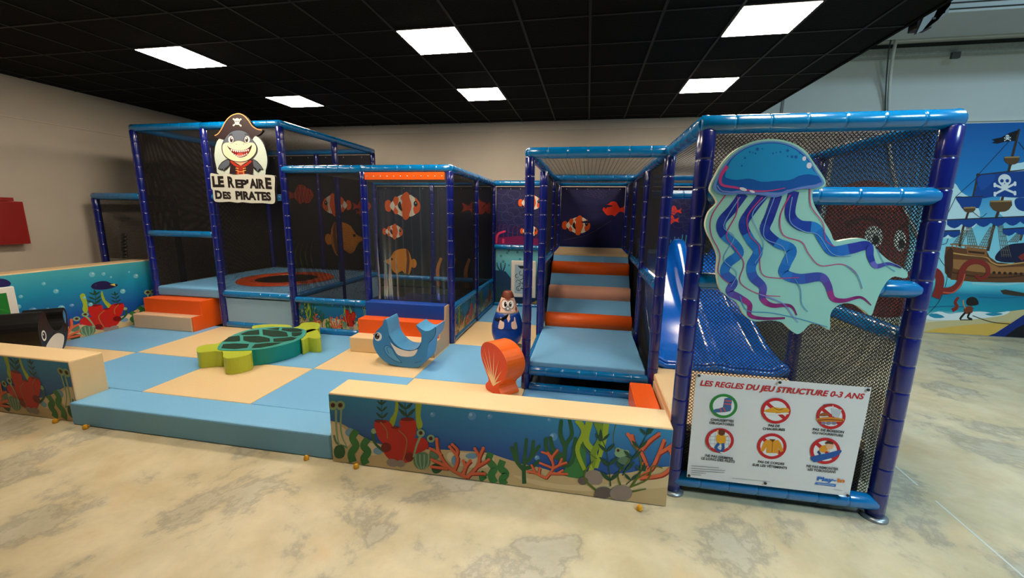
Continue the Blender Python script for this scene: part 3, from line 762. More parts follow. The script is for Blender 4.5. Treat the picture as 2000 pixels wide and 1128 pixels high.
# side wall at left, taller
Ws = thing('painted_foam_wall', 'tall foam side wall at left printed with bubbles, a dark fish and red coral', 'foam wall', (-6.64, 3.9, 0))
b = MB(); b.box((-6.78, 2.82, .0), (-6.504, 5.03, 1.125), CREAM); b.make('foam_body', Ws, bevel=.012)
b = MB(); b.face([(-6.502, 2.82, .2), (-6.502, 5.02, .2), (-6.502, 5.02, 1.112), (-6.502, 2.82, 1.112)], ramp_mat('sea_print_side', [(0, (24, 52, 128)), (.35, (20, 84, 160)), (.7, (22, 140, 178)), (1, (70, 168, 180))], 'Z', 0, .92))
def side(p):
    u, v = C6(p); return (4.99 - (u - FX0) * 1.28, .2 + v * 1.0 - .035)
A_ = Art((-6.5015, 0, 0), (0, 1, 0), (0, 0, 1), (1, 0, 0), side, b); A_.clip = (2.82, 5.02, .202, 1.11)
sea_art(A_)
A_.to = None
def SX(x, y):
    h = hitX(x * .16, 530 + y * .16, -6.5); return (h.y, h.z)
for x, y, r in ((1125, 35, .035), (1265, 28, .024), (1660, 55, .034), (1500, 240, .034), (1105, 400, .026), (1030, 318, .018), (750, 445, .036), (685, 240, .028), (535, 148, .02), (222, 428, .028), (255, 305, .02), (585, 460, .02), (1355, 68, .014), (1575, 5, .014)):
    u, v = SX(x, y); A_.ell((110, 186, 205), u, v, r); A_.ell((170, 212, 220), u + r * .3, v + r * .3, r * .35)
A_.poly((30, 26, 78), [SX(*q) for q in ((1110, 185), (1140, 145), (1220, 118), (1300, 118), (1360, 145), (1440, 160), (1400, 190), (1330, 210), (1240, 222), (1150, 215))], 3)
A_.poly((222, 200, 70), [SX(*q) for q in ((1340, 160), (1400, 145), (1410, 178))]); A_.ell((60, 50, 110), *SX(1170, 165), .012)
A_.poly((36, 30, 96), [SX(*q) for q in ((-200, 140), (-60, 95), (40, 88), (110, 115), (135, 150), (100, 180), (0, 190), (-120, 185))], 3)
b.make('printed_front', Ws)

# green play board on the side wall
Pb = thing('play_board', 'white framed green play board fixed to the painted side wall, cut by the left edge', 'play board', (-6.49, 3.1, .3))
b = MB(); b.box((-6.498, 2.88, .30), (-6.470, 3.44, .985), mat('board_white', (226, 224, 220), .35)); Pf = b.make('board_frame', Pb, bevel=.02)
b = MB(); b.box((-6.470, 2.94, .35), (-6.464, 3.36, .92), mat('board_green', (20, 122, 44), .35))
A_ = Art((-6.463, 0, 0), (0, 1, 0), (0, 0, 1), (1, 0, 0), None, b)
A_.line((50, 150, 60), [(2.96, .78), (3.1, .74), (3.25, .76), (3.35, .7)], .012); A_.line((200, 180, 70), [(2.96, .52), (3.12, .56), (3.34, .58)], .012)
A_.poly((150, 70, 30), [(3.22, .64), (3.33, .66), (3.34, .60), (3.26, .58)], 3); A_.line((220, 190, 90), [(3.2, .42), (3.34, .43)], .012); A_.line((190, 90, 60), [(3.2, .38), (3.34, .385)], .012)
b.make('board_face', Pb)

# ------------------------------------------------------------------ foam stairs
St = thing('foam_steps', 'orange and cream two-step foam stair at the trampoline entrance', 'foam steps', (-5.86, 4.68, .2))
b = MB(); b.box((-6.34, 4.50, .2), (-5.35, 4.66, .405), BEIGE); b.make('step', St, bevel=.012)
b = MB(); b.prism([(-5.345, 4.51, .2), (-5.345, 4.95, .2), (-5.345, 4.95, .6), (-5.345, 4.665, .6), (-5.345, 4.665, .408), (-5.345, 4.51, .408)], (.012, 0, 0), ORG)
b.box((-6.33, 4.662, .2), (-5.345, 4.95, .605), ORG); tag(b.make('upper_step', St, bevel=.008), 'orange upper step')
b = MB(); b.box((-6.28, 4.952, .2), (-5.22, 4.98, .60), LB2); b.make('backing_panel', St, bevel=.008)

Sd = thing('foam_steps', 'blue, orange and cream three-step foam stair at the curtain doorway', 'foam steps', (-2.25, 4.56, .2))
b = MB(); b.box((-2.79, 4.27, .2), (-1.715, 4.47, .385), CREAM); b.make('step', Sd, bevel=.01)
b = MB(); b.box((-2.79, 4.472, .2), (-1.715, 4.655, .565), ORG); tag(b.make('step', Sd, bevel=.01), 'orange step')
b = MB(); b.box((-2.785, 4.657, .2), (-1.715, 4.815, .745), BLU); tag(b.make('step', Sd, bevel=.01), 'royal blue top step')
b = MB(); b.prism([(-1.713, 4.275, .2), (-1.713, 4.815, .2), (-1.713, 4.815, .735), (-1.713, 4.665, .735), (-1.713, 4.655, .555), (-1.713, 4.475, .555), (-1.713, 4.465, .38), (-1.713, 4.275, .38)], (.01, 0, 0), BEIGE); b.make('side_panel', Sd)

# orange step and the cream landing of the slide
b = MB(); b.box((.445, 2.80, 0), (.635, 3.60, .395), ORG); tag(b.make('side_step', bevel=.012), 'small orange foam step beside the cream slide landing', 'foam step')
Lp = thing('slide_landing', 'cream topped dark foam landing at the foot of the slide behind the rules banner', 'foam landing', (1.27, 3.2, 0))
b = MB(); b.box((.69, 2.76, .0), (1.845, 3.80, .40), mat('vinyl_brown', (58, 46, 40), .55, .3)); tag(b.make('foam_base', Lp, bevel=.01), 'dark brown base')
b = MB(); b.box((.662, 2.765, .41), (1.842, 3.82, .47), CREAM); b.box((.66, 2.77, .2), (.688, 3.81, .41), CREAM); b.make('top_pad', Lp, bevel=.012)

# ------------------------------------------------------------------ slide
SB = mat('slide_plastic_blue', (0, 104, 212), .16, .6, .03, 0, 10, coat=.6)
def slide_base(t):      # t 0 top .. 1 bottom -> (y, z)
    K_ = [(0, 6.12, 1.36), (.10, 5.92, 1.345), (.22, 5.68, 1.22), (.36, 5.36, 1.00), (.50, 5.05, .83), (.62, 4.76, .73), (.74, 4.48, .62), (.86, 4.20, .53), (1.0, 3.84, .50)]
    for i in range(len(K_) - 1):
        a, b_ = K_[i], K_[i + 1]
        if t <= b_[0] + 1e-9:
            p0 = K_[max(i - 1, 0)]; p3 = K_[min(i + 2, len(K_) - 1)]; q = (t - a[0]) / (b_[0] - a[0])
            cr = lambda j: .5 * (2 * a[j] + (b_[j] - p0[j]) * q + (2 * p0[j] - 5 * a[j] + 4 * b_[j] - p3[j]) * q * q + (3 * a[j] - p0[j] - 3 * b_[j] + p3[j]) * q ** 3)
            return cr(1), cr(2)
    return K_[-1][1], K_[-1][2]
def bell(x, w): return math.exp(-(x / w) ** 2)
rows = []; NT, NS = 56, 64
for i in range(NT + 1):
    t = i / NT; y, z = slide_base(t); row = []
    xl = .715 - .02 * t; xr = 1.80 + .03 * t; xc = (xl + xr) / 2
    rim = .05 * bell(t - .06, .10) + .13 * (1 - t) * min(1, .35 + t * 8) + .045; endlip = .014 * bell(t - 1, .04)
    for j in range(NS + 1):
        s = -1 + 2 * j / NS; x = xc + s * (xr - xl) / 2
        e = max(0, (abs(s) - .80) / .20); e = e * e * (3 - 2 * e)
        g = min(1, 1.25 * bell(s, .12 + .12 * (1 - t) ** 3))
        dish = -.03 * math.sin(min(1, abs(abs(s) - .48) / .48) * math.pi / 2 + math.pi / 2) * (1 - bell(t - 1, .12))
        row.append((x, y, z + rim * max(e, g * (1.0 if t < .8 else 1 - (t - .8) * 3)) + dish + endlip))
    rows.append([(row[0][0], row[0][1], row[0][2] - .10)] + [(row[0][0] - .012, y, row[0][2] - .02)] + row + [(row[-1][0] + .012, y, row[-1][2] - .02)] + [(row[-1][0], y, row[-1][2] - .10)])
b = MB(); b.grid(rows, SB)
n_ = len(rows[0]); b.grid([rows[-1], [(p[0], p[1] + .005 - .02 * math.sin(0), p[2] - .07) for p in rows[-1]]], SB)
Sl = thing('slide', 'glossy blue double-lane wave slide inside the right-hand cage', 'slide', (1.26, 4.9, .47))
o = b.make('slide_chute', Sl); md = o.modifiers.new('thickness', 'SOLIDIFY'); md.thickness = .02; md.offset = -1
b = MB(); b.box((.76, 3.86, .47), (1.78, 3.95, .50), SB); b.box((.78, 5.9, .0), (.84, 5.96, 1.25), SB); b.box((1.70, 5.9, .0), (1.76, 5.96, 1.25), SB); b.make('slide_support', Sl)
b = MB(); b.box((g_ + .06, 6.05, 1.18), (h_ - .06, 7.14, 1.33), LB); tag(b.make('slide_platform', bevel=.01), 'light blue foam platform behind the top of the slide', 'platform')

# ------------------------------------------------------------------ printed panels on the back of the structure
def clownfish(A, x, y, L, f=1, o=(232, 92, 28), w=(236, 226, 210)):
    """f = 1 faces +u; L body length"""
    P = lambda a, c: (x + f * a * L, y + c * L)
    A.poly(o, [P(-.5, .0), P(-.47, .12), P(-.36, .15), P(-.30, .04), P(-.30, -.04), P(-.36, -.15), P(-.47, -.12)], 3)
    A.poly(w, [P(-.33, .06), P(-.12, .24), P(.1, .26), P(.1, -.26), P(-.12, -.22), P(-.33, -.06)], 3)
    A.poly(o, [P(-.26, .13), P(-.20, .24), P(-.1, .2), P(-.13, .04), P(-.2, -.02), P(-.12, -.14), P(-.18, -.22), P(-.26, -.14), P(-.20, 0)], 3)
    A.poly(o, [P(.03, .30), P(.12, .36), P(.2, .30), P(.26, .1), P(.24, -.1), P(.18, -.28), P(.08, -.36), P(-.0, -.30), P(-.02, -.16), P(-.1, -.05), P(.0, .1), P(-.05, .2)], 3)
    A.poly(w, [P(.2, .28), P(.34, .22), P(.42, .1), P(.42, -.1), P(.34, -.22), P(.18, -.26), P(.26, 0)], 3)
    A.poly(o, [P(.36, .22), P(.46, .12), P(.5, 0), P(.46, -.14), P(.34, -.2), P(.3, -.06), P(.36, .06)], 3)
    A.poly((20, 14, 24), [P(-.06, .12), P(-.13, .02), P(-.08, -.09), P(.0, -.12), P(-.03, 0)], 3)
    A.ell((16, 12, 24), *P(.37, .06), .055 * L, .075 * L); A.ell((240, 240, 235), *P(.375, .08), .015 * L)
def redfish(A, x, y, L, f=1, c=(232, 56, 30)):
    P = lambda a, b_: (x + f * a * L, y + b_ * L)
    A.poly(c, [P(.5, -.02), P(.42, .16), P(.28, .2), P(.16, .3), P(-.02, .3), P(-.12, .16), P(-.22, .04), P(-.46, .16), P(-.4, 0), P(-.47, -.18), P(-.22, -.1), P(-.08, -.22), P(.0, -.3), P(.1, -.24), P(.3, -.26), P(.44, -.12)], 3)
    A.ell((30, 20, 40), *P(.37, .04), .03 * L)
def yellowfish(A, x, y, L, f=1, c=(226, 140, 40)):
    P = lambda a, b_: (x + f * a * L, y + b_ * L)
    A.ell(c, *P(-.42, .0), .09 * L, .13 * L)
    A.poly(c, [P(-.36, .10), P(-.26, .38), P(-.05, .40), P(.16, .32), P(.3, .12), P(.5, .03), P(.34, -.05), P(.24, -.22), P(.1, -.32), P(-.06, -.22), P(-.2, -.38), P(-.3, -.28), P(-.36, -.08)], 2)
    A.poly((120, 66, 40), [P(-.27, .36), P(-.2, .38), P(-.22, .1), P(-.17, -.33), P(-.24, -.33), P(-.30, .05)], 2)
    A.ell((40, 24, 20), *P(.24, .1), .035 * L)
navy_print = lambda n: ramp_mat(n, [(0, (22, 22, 68)), (.5, (24, 26, 86)), (1, (29, 28, 74))], 'Z', 0, 1.1, .5, .6)
PY = GY[4] + .03
def upanel(x0, x1, z0, z1, label, draw, cat='printed panel', base=None):
    t = thing('printed_panel', label, cat, ((x0 + x1) / 2, PY, z0), 'printed reef panels on the back of the structure')
    b = MB(); b.box((x0, PY, z0), (x1, PY + .012, z1), base or navy_print('navy_print_%d' % int(x0 * 100 + z0 * 10 + 5000)))
    A = Art((0, PY - .001, 0), (1, 0, 0), (0, 0, 1), (0, -1, 0), None, b); A.clip = (x0, x1, z0, z1); draw(A); sh_ = b.make('panel_sheet', t)
    n = 6
    for i in range(n):
        b = MB(); b.ball((x0 + (x1 - x0) * (i + .5) / n, PY - .004, z1 - .035), .009, sm_, 6, 4); b.make('eyelet', sh_)
    return t
def pY(x, y, yy=PY): h = hitY(x, y, yy); return (h.x, h.z)
GRY, PUR = (66, 66, 112), (120, 24, 84)
def cells(A, x0, x1, z0, z1, c=GRY, seed=1):
    r = random.Random(seed); rows_ = 5
    for j in range(rows_):
        for i in range(4):
            x = x0 + (x1 - x0) * (i + .5 * (j % 2)) / 4; z = z1 - (z1 - z0) * j / rows_ - .10 * i * (z1 - z0)
            w, h = (x1 - x0) / 4, (z1 - z0) / rows_
            A.line(c, [(x, z), (x + w * .2, z + h * .45), (x + w * .8, z + h * .4), (x + w, z), (x + w * .75, z - h * .5), (x + w * .2, z - h * .4), (x, z)], .007)
def d0(A):      # behind the trampoline / left
    redfish(A, *pY(585, 380), .62, 1, (170, 50, 34)); clownfish(A, *pY(658, 400), .62, -1); redfish(A, *pY(706, 402), .40, 1, (190, 52, 34)); redfish(A, *pY(704, 414), .2, 1, (190, 52, 34))
    yellowfish(A, *pY(674, 468), .86, 1)
    for k in range(5): A.line((78, 88, 46), [(-5.9 + k * .12, .7), (-5.95 + k * .12, 1.0), (-5.8 + k * .1, 1.3)], .04, .01)
def d1(A):
    clownfish(A, *pY(786, 402), .72, 1); clownfish(A, *pY(767, 452), .42, 1); yellowfish(A, *pY(781, 513), .68, -1, (232, 142, 34))
    A.poly((60, 82, 60), [(-3.9, .5), (-3.6, .72), (-3.2, .66), (-2.9, .5)], 3)
    for k, c in enumerate(((200, 120, 60), (190, 90, 100), (200, 120, 60))): A.line(c, [(-2.75 + k * .28, .5), (-2.78 + k * .28, .8), (-2.7 + k * .28, 1.05)], .09, .05)
    redfish(A, -2.05, 2.0, .5, 1, (200, 50, 34)); redfish(A, -1.78, 1.98, .35, 1, (190, 48, 32))
def d2(A):
    cells(A, -1.66, -.75, 1.55, 2.30)
    for k in range(14): A.line(PUR, [(-1.66 + k * .085, 1.33), (-1.68 + k * .088, 1.55 + .05 * (k % 3)), (-1.64 + k * .088, 1.72 - .012 * k)], .012, .006)
    A.poly(PUR, [(-1.66, 1.33), (-.54, 1.33), (-.54, 1.40), (-.9, 1.46), (-1.2, 1.5), (-1.66, 1.45)])
    A.line((226, 60, 110), [(-1.64, 1.36), (-1.6, 1.52), (-1.46, 1.58)], .05, .03); A.line((226, 60, 110), [(-1.5, 1.36), (-1.5, 1.44)], .04)
    clownfish(A, *pY(1035, 396), .42, 1); clownfish(A, *pY(1033, 451), .32, 1)
def d3(A):
    clownfish(A, *pY(1125, 440), .49, 1); redfish(A, *pY(1201, 408), .41, -1)
    r = random.Random(2)
    for k in range(8):
        x, z = -.3 + r.random() * .7, 1.45 + r.random() * .8; A.poly((24, 26, 66), [(x - .12, z), (x, z + .03), (x + .13, z + .01), (x, z - .02)], 3)
    cells(A, -.1, .25, 2.2, 2.36, (60, 58, 96)); A.line((70, 66, 110), [(-.4, 1.45), (0, 1.55), (.4, 1.8)], .01)
def d4(A):
    redfish(A, *pY(1317, 411), .25, -1); redfish(A, *pY(1312, 429), .25, -1); cells(A, 1.25, 1.9, 1.7, 2.2, (64, 62, 104), 4)
    for k in range(14):
        x = 1.15 + k * .06; A.line((66, 160, 176), [(x, 1.2), (x + .01, 1.42 + .02 * k + .03 * (k % 2))], .022, .012)
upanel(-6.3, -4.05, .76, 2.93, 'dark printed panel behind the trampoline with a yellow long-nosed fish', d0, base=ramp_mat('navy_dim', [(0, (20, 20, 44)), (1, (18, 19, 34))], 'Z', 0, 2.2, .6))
upanel(-3.96, -1.74, .45, ZT - .06, 'navy printed panel with clownfish and a yellow fish behind the strip curtain', d1, base=ramp_mat('navy_door', [(0, (14, 20, 40)), (1, (16, 20, 56))], 'Z', 0, 1.8, .6))
upanel(GX['e'] + .05, GX['f'] - .05, 1.33, ZT - .06, 'navy printed panel with net lines and pink coral, left of the tower', d2)
upanel(GX['f'] + .05, GX['g'] - .05, 1.33, ZT - .06, 'navy printed panel with one clownfish and one red fish at the top of the tower', d3)
upanel(GX['g'] + .05, 2.0, 1.33, ZT - .06, 'navy printed panel with two small red fish behind the slide', d4)
tE = thing('back_frame', 'blue padded back frame holding the printed panels', 'frame', (-.5, GY[4], .2))
for i, j in (('e', 'f'), ('f', 'g'), ('g', 'h')):
    toprail(tE, (GX[i], GY[4], ZT), (GX[j], GY[4], ZT)); rail(tE, (GX[i], GY[4], 1.295), (GX[j], GY[4], 1.295))
rail(tE, (GX['e'], GY[4], .225), (GX['f'], GY[4], .225), r=.035)
def low(A):
    r = random.Random(8)
    for k in range(9): A.ell((70, 140, 160), -1.6 + r.random() * .9, .95 + r.random() * .28, .018 + .01 * r.random())
    A.poly((30, 62, 96), [(-1.66, .26), (-1.66, .86), (-1.45, .84), (-1.3, .66), (-1.1, .58), (-.9, .45), (-.6, .42), (-.56, .26)], 0)
    for x in (-1.52, -1.18):
        for dx in (-.08, -.02, .05): A.line((30, 62, 96), [(x, .8 - (.2 if x > -1.3 else 0)), (x + dx, .92 - (.2 if x > -1.3 else 0)), (x + dx * 1.2, 1.0 - (.2 if x > -1.3 else 0))], .03, .015)
    for k in range(5): A.line((50, 96, 56), [(-1.62 + k * .05, .26), (-1.6 + k * .05, .4), (-1.63 + k * .05, .55)], .022, .008)
    A.ell((60, 130, 170), -1.14, .52, .09); A.poly((190, 160, 80), [(-1.0, .24), (-.55, .24), (-.55, .36), (-.85, .33)])
upanel(GX['e'] + .05, GX['f'] - .05, .26, 1.25, 'pale blue printed panel with dark coral shapes behind the doodle board', low, base=ramp_mat('pale_reef', [(0, (40, 110, 140)), (.5, (76, 170, 196)), (1, (128, 204, 212))], 'Z', 0, 1.0))
b = MB(); b.box((.7, PY, .3), (1.95, PY + .012, 1.24), ramp_mat('pale_reef_b', [(0, (40, 110, 140)), (1, (120, 190, 205))], 'Z', 0, 1.0)); tag(b.make('printed_panel'), 'pale blue printed panel low down behind the slide', 'printed panel', 'printed reef panels on the back of the structure')
# doodle board
G_ = thing('doodle_board', 'white framed game board with black curly doodles on the pale blue panel', 'play board', (-1.11, 7.18, .38))
b = MB(); b.box((-1.33, 7.13, .385), (-.87, 7.165, 1.06), mat('board_white2', (224, 218, 206), .4)); b.make('board_frame', G_, bevel=.015)
b = MB(); b.box((-1.26, 7.126, .46), (-.94, 7.130, .99), mat('board_bluegrey', (160, 186, 200), .3))
A_ = Art((0, 7.1255, 0), (1, 0, 0), (0, 0, 1), (0, -1, 0), None, b); rr = random.Random(4)
for k in range(16):
    x, z = -1.22 + rr.random() * .24, .49 + rr.random() * .45; a = rr.random() * 6; s = .03 + rr.random() * .035
    A_.line((26, 28, 34), [(x + s * (1 - q / 7) * math.cos(a + q * .9), z + s * (1 - q / 7) * math.sin(a + q * .9)) for q in range(6)], .012, .006)
A_.poly((26, 28, 34), [(-1.21, .97), (-1.0, .97), (-1.05, .92), (-1.16, .92)]); b.make('board_face', G_)

# ------------------------------------------------------------------ low printed panels of the middle cage
def lowsea(t, O, U, W, H, N, to, nm):
    b = MB(); O_, U_, N_v = Vector(O), Vector(U), Vector(N)
    b.face([O_, O_ + U_ * W, O_ + U_ * W + Vector((0, 0, H)), O_ + Vector((0, 0, H))], ramp_mat(nm, [(0, (22, 66, 140)), (.6, (18, 110, 170)), (1, (20, 130, 180))], 'Z', 0, H))
    A = Art(O_ + N_v * .001, U, (0, 0, 1), N, to, b); A.clip = (0, W, 0, H); sea_art(A); b.make('panel_sheet', t)
def mini(W, k, kz, flip=True, du=0):
    def f(p):
        u, v = C6(p); u = (u - FX0) * k
        return ((W - u - du) if flip else u + du, v * kz)
    return f
lp = thing('printed_panel', 'low printed coral reef panel at the front of the middle cage between two rails', 'printed panel', (-3.42, GY[2], .26), 'low printed reef panels of the middle cage')
lowsea(lp, (c + .05, GY[2] + .012, .262), (1, 0, 0), d_ - c - .1, .38, (0, -1, 0), mini(d_ - c - .1, .47, .70), 'low_sea_a')
lp = thing('printed_panel', 'low printed coral reef panel on the right flank of the middle cage, nearer half', 'printed panel', (e_, 5.45, .26), 'low printed reef panels of the middle cage')
lowsea(lp, (e_ + .012, GY[2] + .05, .262), (0, 1, 0), 1.06, .39, (1, 0, 0), mini(1.06, .44, .70), 'low_sea_b')
lp = thing('printed_panel', 'low printed coral reef panel on the right flank of the middle cage, farther half', 'printed panel', (e_, 6.6, .26), 'low printed reef panels of the middle cage')
lowsea(lp, (e_ + .012, GY[3] + .05, .262), (0, 1, 0), 1.07, .39, (1, 0, 0), mini(1.07, .44, .70), 'low_sea_c')

# ------------------------------------------------------------------ turtle
LIMEV = mat('vinyl_lime', (178, 192, 58), .42, .35, .04, .15, 30)
TEAL = mat('vinyl_teal', (0, 134, 132), .42, .35, .03, .12, 30)
SHELL = mat('vinyl_shell_teal', (70, 160, 150), .42, .35, .03, 0, 30)
DKG = (38, 62, 44)
TZ = .385
def c3(p, z=TZ): h = hitZ(370 + p[0] / 3.76, 550 + p[1] / 3.76, z); return (h.x, h.y)
Tt = thing('foam_turtle', 'big foam turtle with lime flippers, teal sides and a dark green patterned shell', 'foam turtle', (-3.75, 4.05, .2))
def slab(pts, m, z0, z1, name, par, bev=.012, side=None):
    b = MB(); b.prism([(x, y, z1) for x, y in pts], (0, 0, z0 - z1), m, side)
    return b.make(name, par, bevel=bev)
shell_o = [(205, 492), (225, 455), (290, 405), (370, 370), (460, 345), (560, 333), (680, 330), (790, 338), (850, 352), (858, 372), (835, 405), (770, 440), (680, 465), (570, 488), (455, 500), (340, 503), (250, 502)]
so = [c3(p) for p in smooth(shell_o, True, 2)]
slab(so, SHELL, .205, TZ, 'shell', Tt, .01, TEAL)
fl = [
 ('flipper', [(52, 500), (62, 478), (125, 460), (205, 452), (260, 430), (300, 470), (240, 508), (190, 508), (120, 515), (66, 518)]),
 ('flipper', [(240, 498), (290, 480), (420, 470), (458, 500), (445, 528), (395, 545), (340, 556), (280, 562), (248, 550), (250, 525)]),
 ('flipper', [(462, 338), (470, 322), (540, 313), (640, 312), (740, 318), (735, 340), (620, 345), (500, 350)]),
 ('flipper', [(735, 345), (800, 325), (828, 302), (890, 296), (945, 302), (957, 318), (945, 345), (900, 362), (850, 375), (780, 372)]),
 ('flipper', [(828, 395), (870, 352), (935, 350), (962, 395), (960, 412), (915, 416), (870, 410), (840, 425), (820, 424)])]
for n_, q in fl: slab([c3(p, TZ - .006) for p in smooth(q, True, 3)], LIMEV, .203, TZ - .006, n_, Tt, .014)
A_ = Art((0, 0, TZ + .0015), (1, 0, 0), (0, 1, 0), (0, 0, 1), c3)
for q in ([(232, 488), (248, 458), (330, 452), (440, 456), (425, 486), (330, 494)], [(455, 488), (480, 458), (580, 448), (690, 445), (600, 470), (520, 484)],
          [(245, 440), (290, 405), (365, 394), (372, 408), (372, 436), (330, 440)], [(395, 400), (515, 398), (590, 415), (592, 440), (500, 448), (450, 444), (396, 432)], [(615, 418), (700, 410), (745, 404), (790, 412), (760, 428), (690, 440), (618, 442)],
          [(375, 384), (430, 362), (510, 352), (515, 388), (450, 392), (390, 392)], [(535, 350), (660, 360), (715, 372), (725, 402), (610, 405), (540, 390)], [(685, 340), (760, 338), (830, 352), (825, 366), (740, 368), (675, 356)], [(750, 372), (832, 372), (815, 392), (775, 402), (752, 398)], [(560, 346), (662, 336), (655, 356)]):
    A_.poly(DKG, q)
A_.make('shell_pattern', Tt)

# ------------------------------------------------------------------ dolphin rocker
def dc(p, y=3.93): h = hitY(600 + p[0] / 3.76, 560 + p[1] / 3.76, y); return (h.x, h.z)
DB = mat('vinyl_dolphin', (84, 158, 208), .4, .35, .04, .2, 20); DF = mat('vinyl_dolphin_side', (64, 136, 190), .4, .35, .03, .1, 30)
Dt = thing('dolphin_rocker', 'light blue foam dolphin rocker with a big eye and white belly', 'foam rocker', (-1.85, 4.08, .2))
outl = [(578, 240), (560, 248), (552, 280), (520, 312), (495, 345), (483, 385), (485, 425), (500, 465), (525, 505), (565, 545), (610, 568), (680, 584), (745, 592), (800, 592), (835, 578), (868, 545), (882, 500), (888, 450), (898, 410), (922, 385), (940, 350), (945, 294), (925, 306), (895, 322), (862, 322), (828, 303), (800, 280), (805, 300), (830, 335), (838, 360), (837, 400), (822, 432), (795, 455), (745, 464), (700, 455), (660, 430), (625, 390), (602, 345), (592, 290)]
oo = [dc(p) for p in smooth(outl, True, 3)]
mz = min(q[1] for q in oo); oo = [(x, z + (.203 - mz)) for x, z in oo]; dzz = .203 - mz
b = MB(); b.prism([(x, 3.93, z) for x, z in oo], (0, .27, 0), DF, DB)
A_ = Art((0, 3.9285, dzz), (1, 0, 0), (0, 0, 1), (0, -1, 0), dc, b)
A_.poly((236, 226, 214), [(612, 408), (640, 432), (690, 458), (750, 466), (808, 455), (800, 485), (775, 508), (720, 512), (670, 500), (645, 470)], 3)
ink_line = (30, 84, 130)
A_.line(ink_line, [(600, 360), (640, 425), (700, 458), (760, 468), (815, 450), (838, 410)], 5); A_.line(ink_line, [(945, 300), (942, 345), (918, 385), (892, 410)], 5)
A_.poly((84, 158, 206), [(566, 440), (590, 430), (625, 450), (650, 500), (698, 556), (640, 535), (590, 500), (570, 470)], 3)
A_.line(ink_line, [(698, 556), (650, 500), (622, 448), (590, 430), (566, 442), (572, 475), (600, 510), (650, 545), (698, 556)], 4); A_.line(ink_line, [(640, 470), (610, 445), (585, 450), (600, 490)], 3)
A_.ell((240, 238, 232), 521, 365, 28, 32); A_.ell((16, 14, 14), 514, 362, 18, 22); A_.ell((110, 80, 40), 512, 372, 8, 8); A_.ell((240, 240, 240), 520, 352, 6)
A_.ell(ink_line, 490, 350, 5); A_.line(ink_line, [(790, 550), (798, 560), (806, 550), (814, 558)], 3); A_.line(ink_line, [(815, 545), (830, 552), (838, 540)], 3)
b.make('body', Dt)

# orca rocker, black, seen end on
Ot = thing('orca_rocker', 'black foam orca rocker with a white ringed eye beside the painted side wall', 'foam rocker', (-6.05, 3.3, .2))
BK = mat('vinyl_black', (20, 19, 20), .38, .4, .1, .5, 8)
oy = [(-.26, .52), (-.20, .56), (-.13, .53), (-.10, .42), (-.02, .31), (.10, .27), (.20, .30), (.25, .38), (.26, .46), (.31, .50), (.36, .44), (.35, .30), (.29, .16), (.16, .05), (0, .004), (-.16, .03), (-.28, .13), (-.34, .27), (-.33, .42)]
oc = Vector((-6.14, 3.27, .2)); on = Vector((.76, .65, 0)); os_ = Vector((-.65, .76, 0))      # on: towards the seen end face, os_: away from the viewer
oo = smooth([(u, z) for u, z in oy], True, 3)
b = MB(); b.prism([oc + os_ * u + Vector((0, 0, max(z, .003))) + on * .23 for u, z in oo], -on * .33, BK)
A_ = Art(oc + on * .2315, os_, (0, 0, 1), on, None, b)
A_.ell((236, 234, 228), -.25, .30, .05, .06); A_.ell((18, 16, 16), -.25, .30, .032, .04); A_.ell((235, 235, 230), -.26, .315, .01)
A_.poly((232, 228, 220), [(-.26, .16), (-.16, .22), (-.04, .25), (.08, .24), (.19, .17), (.10, .06), (-.02, .02), (-.14, .06)], 3)
A_.poly((60, 140, 190), [(.29, .30), (.33, .40), (.30, .47), (.26, .40)], 3)
b.make('body', Ot)

# ------------------------------------------------------------------ orange scallop shell
Sh = thing('foam_scallop', 'orange foam scallop shell with cream rays standing behind the front foam wall', 'foam shell', (-.74, 3.6, .2))
w_ = Vector((.75, -.66, 0)).normalized(); nn_ = Vector((-w_.y, w_.x, 0)); nn_ = nn_ if nn_.y < 0 else -nn_
ORV = mat('vinyl_orange_band', (242, 104, 20), .38, .4, .05, .3, 18); ORF = mat('vinyl_orange_face', (222, 74, 24), .42, .35, .03, .1, 30)
sh = [(-.10, 0), (-.125, .05), (-.075, .11), (-.14, .20), (-.205, .31), (-.205, .40), (-.15, .465), (-.06, .49), (.04, .485), (.13, .45), (.20, .38), (.215, .29), (.17, .19), (.085, .10), (.12, .04), (.115, 0)]
shs = smooth(sh, True, 3); shs = [(u, max(v, 0)) for u, v in shs]
sc_ = Vector((-.81, 3.50, .202))
b = MB(); b.prism([sc_ + w_ * u + Vector((0, 0, v)) for u, v in shs], -nn_ * .21, ORF, ORV)
A_ = Art(sc_ + nn_ * .001, w_, (0, 0, 1), nn_, None, b)
for ang, l0, l1 in ((-40, .02, .24), (-30, .02, .33), (-19, .02, .36), (-7, .02, .365), (8, .02, .34), (24, .02, .30), (42, .02, .24), (62, .02, .17)):
    a = R(ang - 6); p = Vector((0, .085)); d = Vector((math.sin(a), math.cos(a))); n2 = Vector((d.y, -d.x))
    A_.poly((240, 210, 168), [tuple(p - n2 * .012), tuple(p + d * l1), tuple(p + n2 * .012)])
b.make('body', Sh)

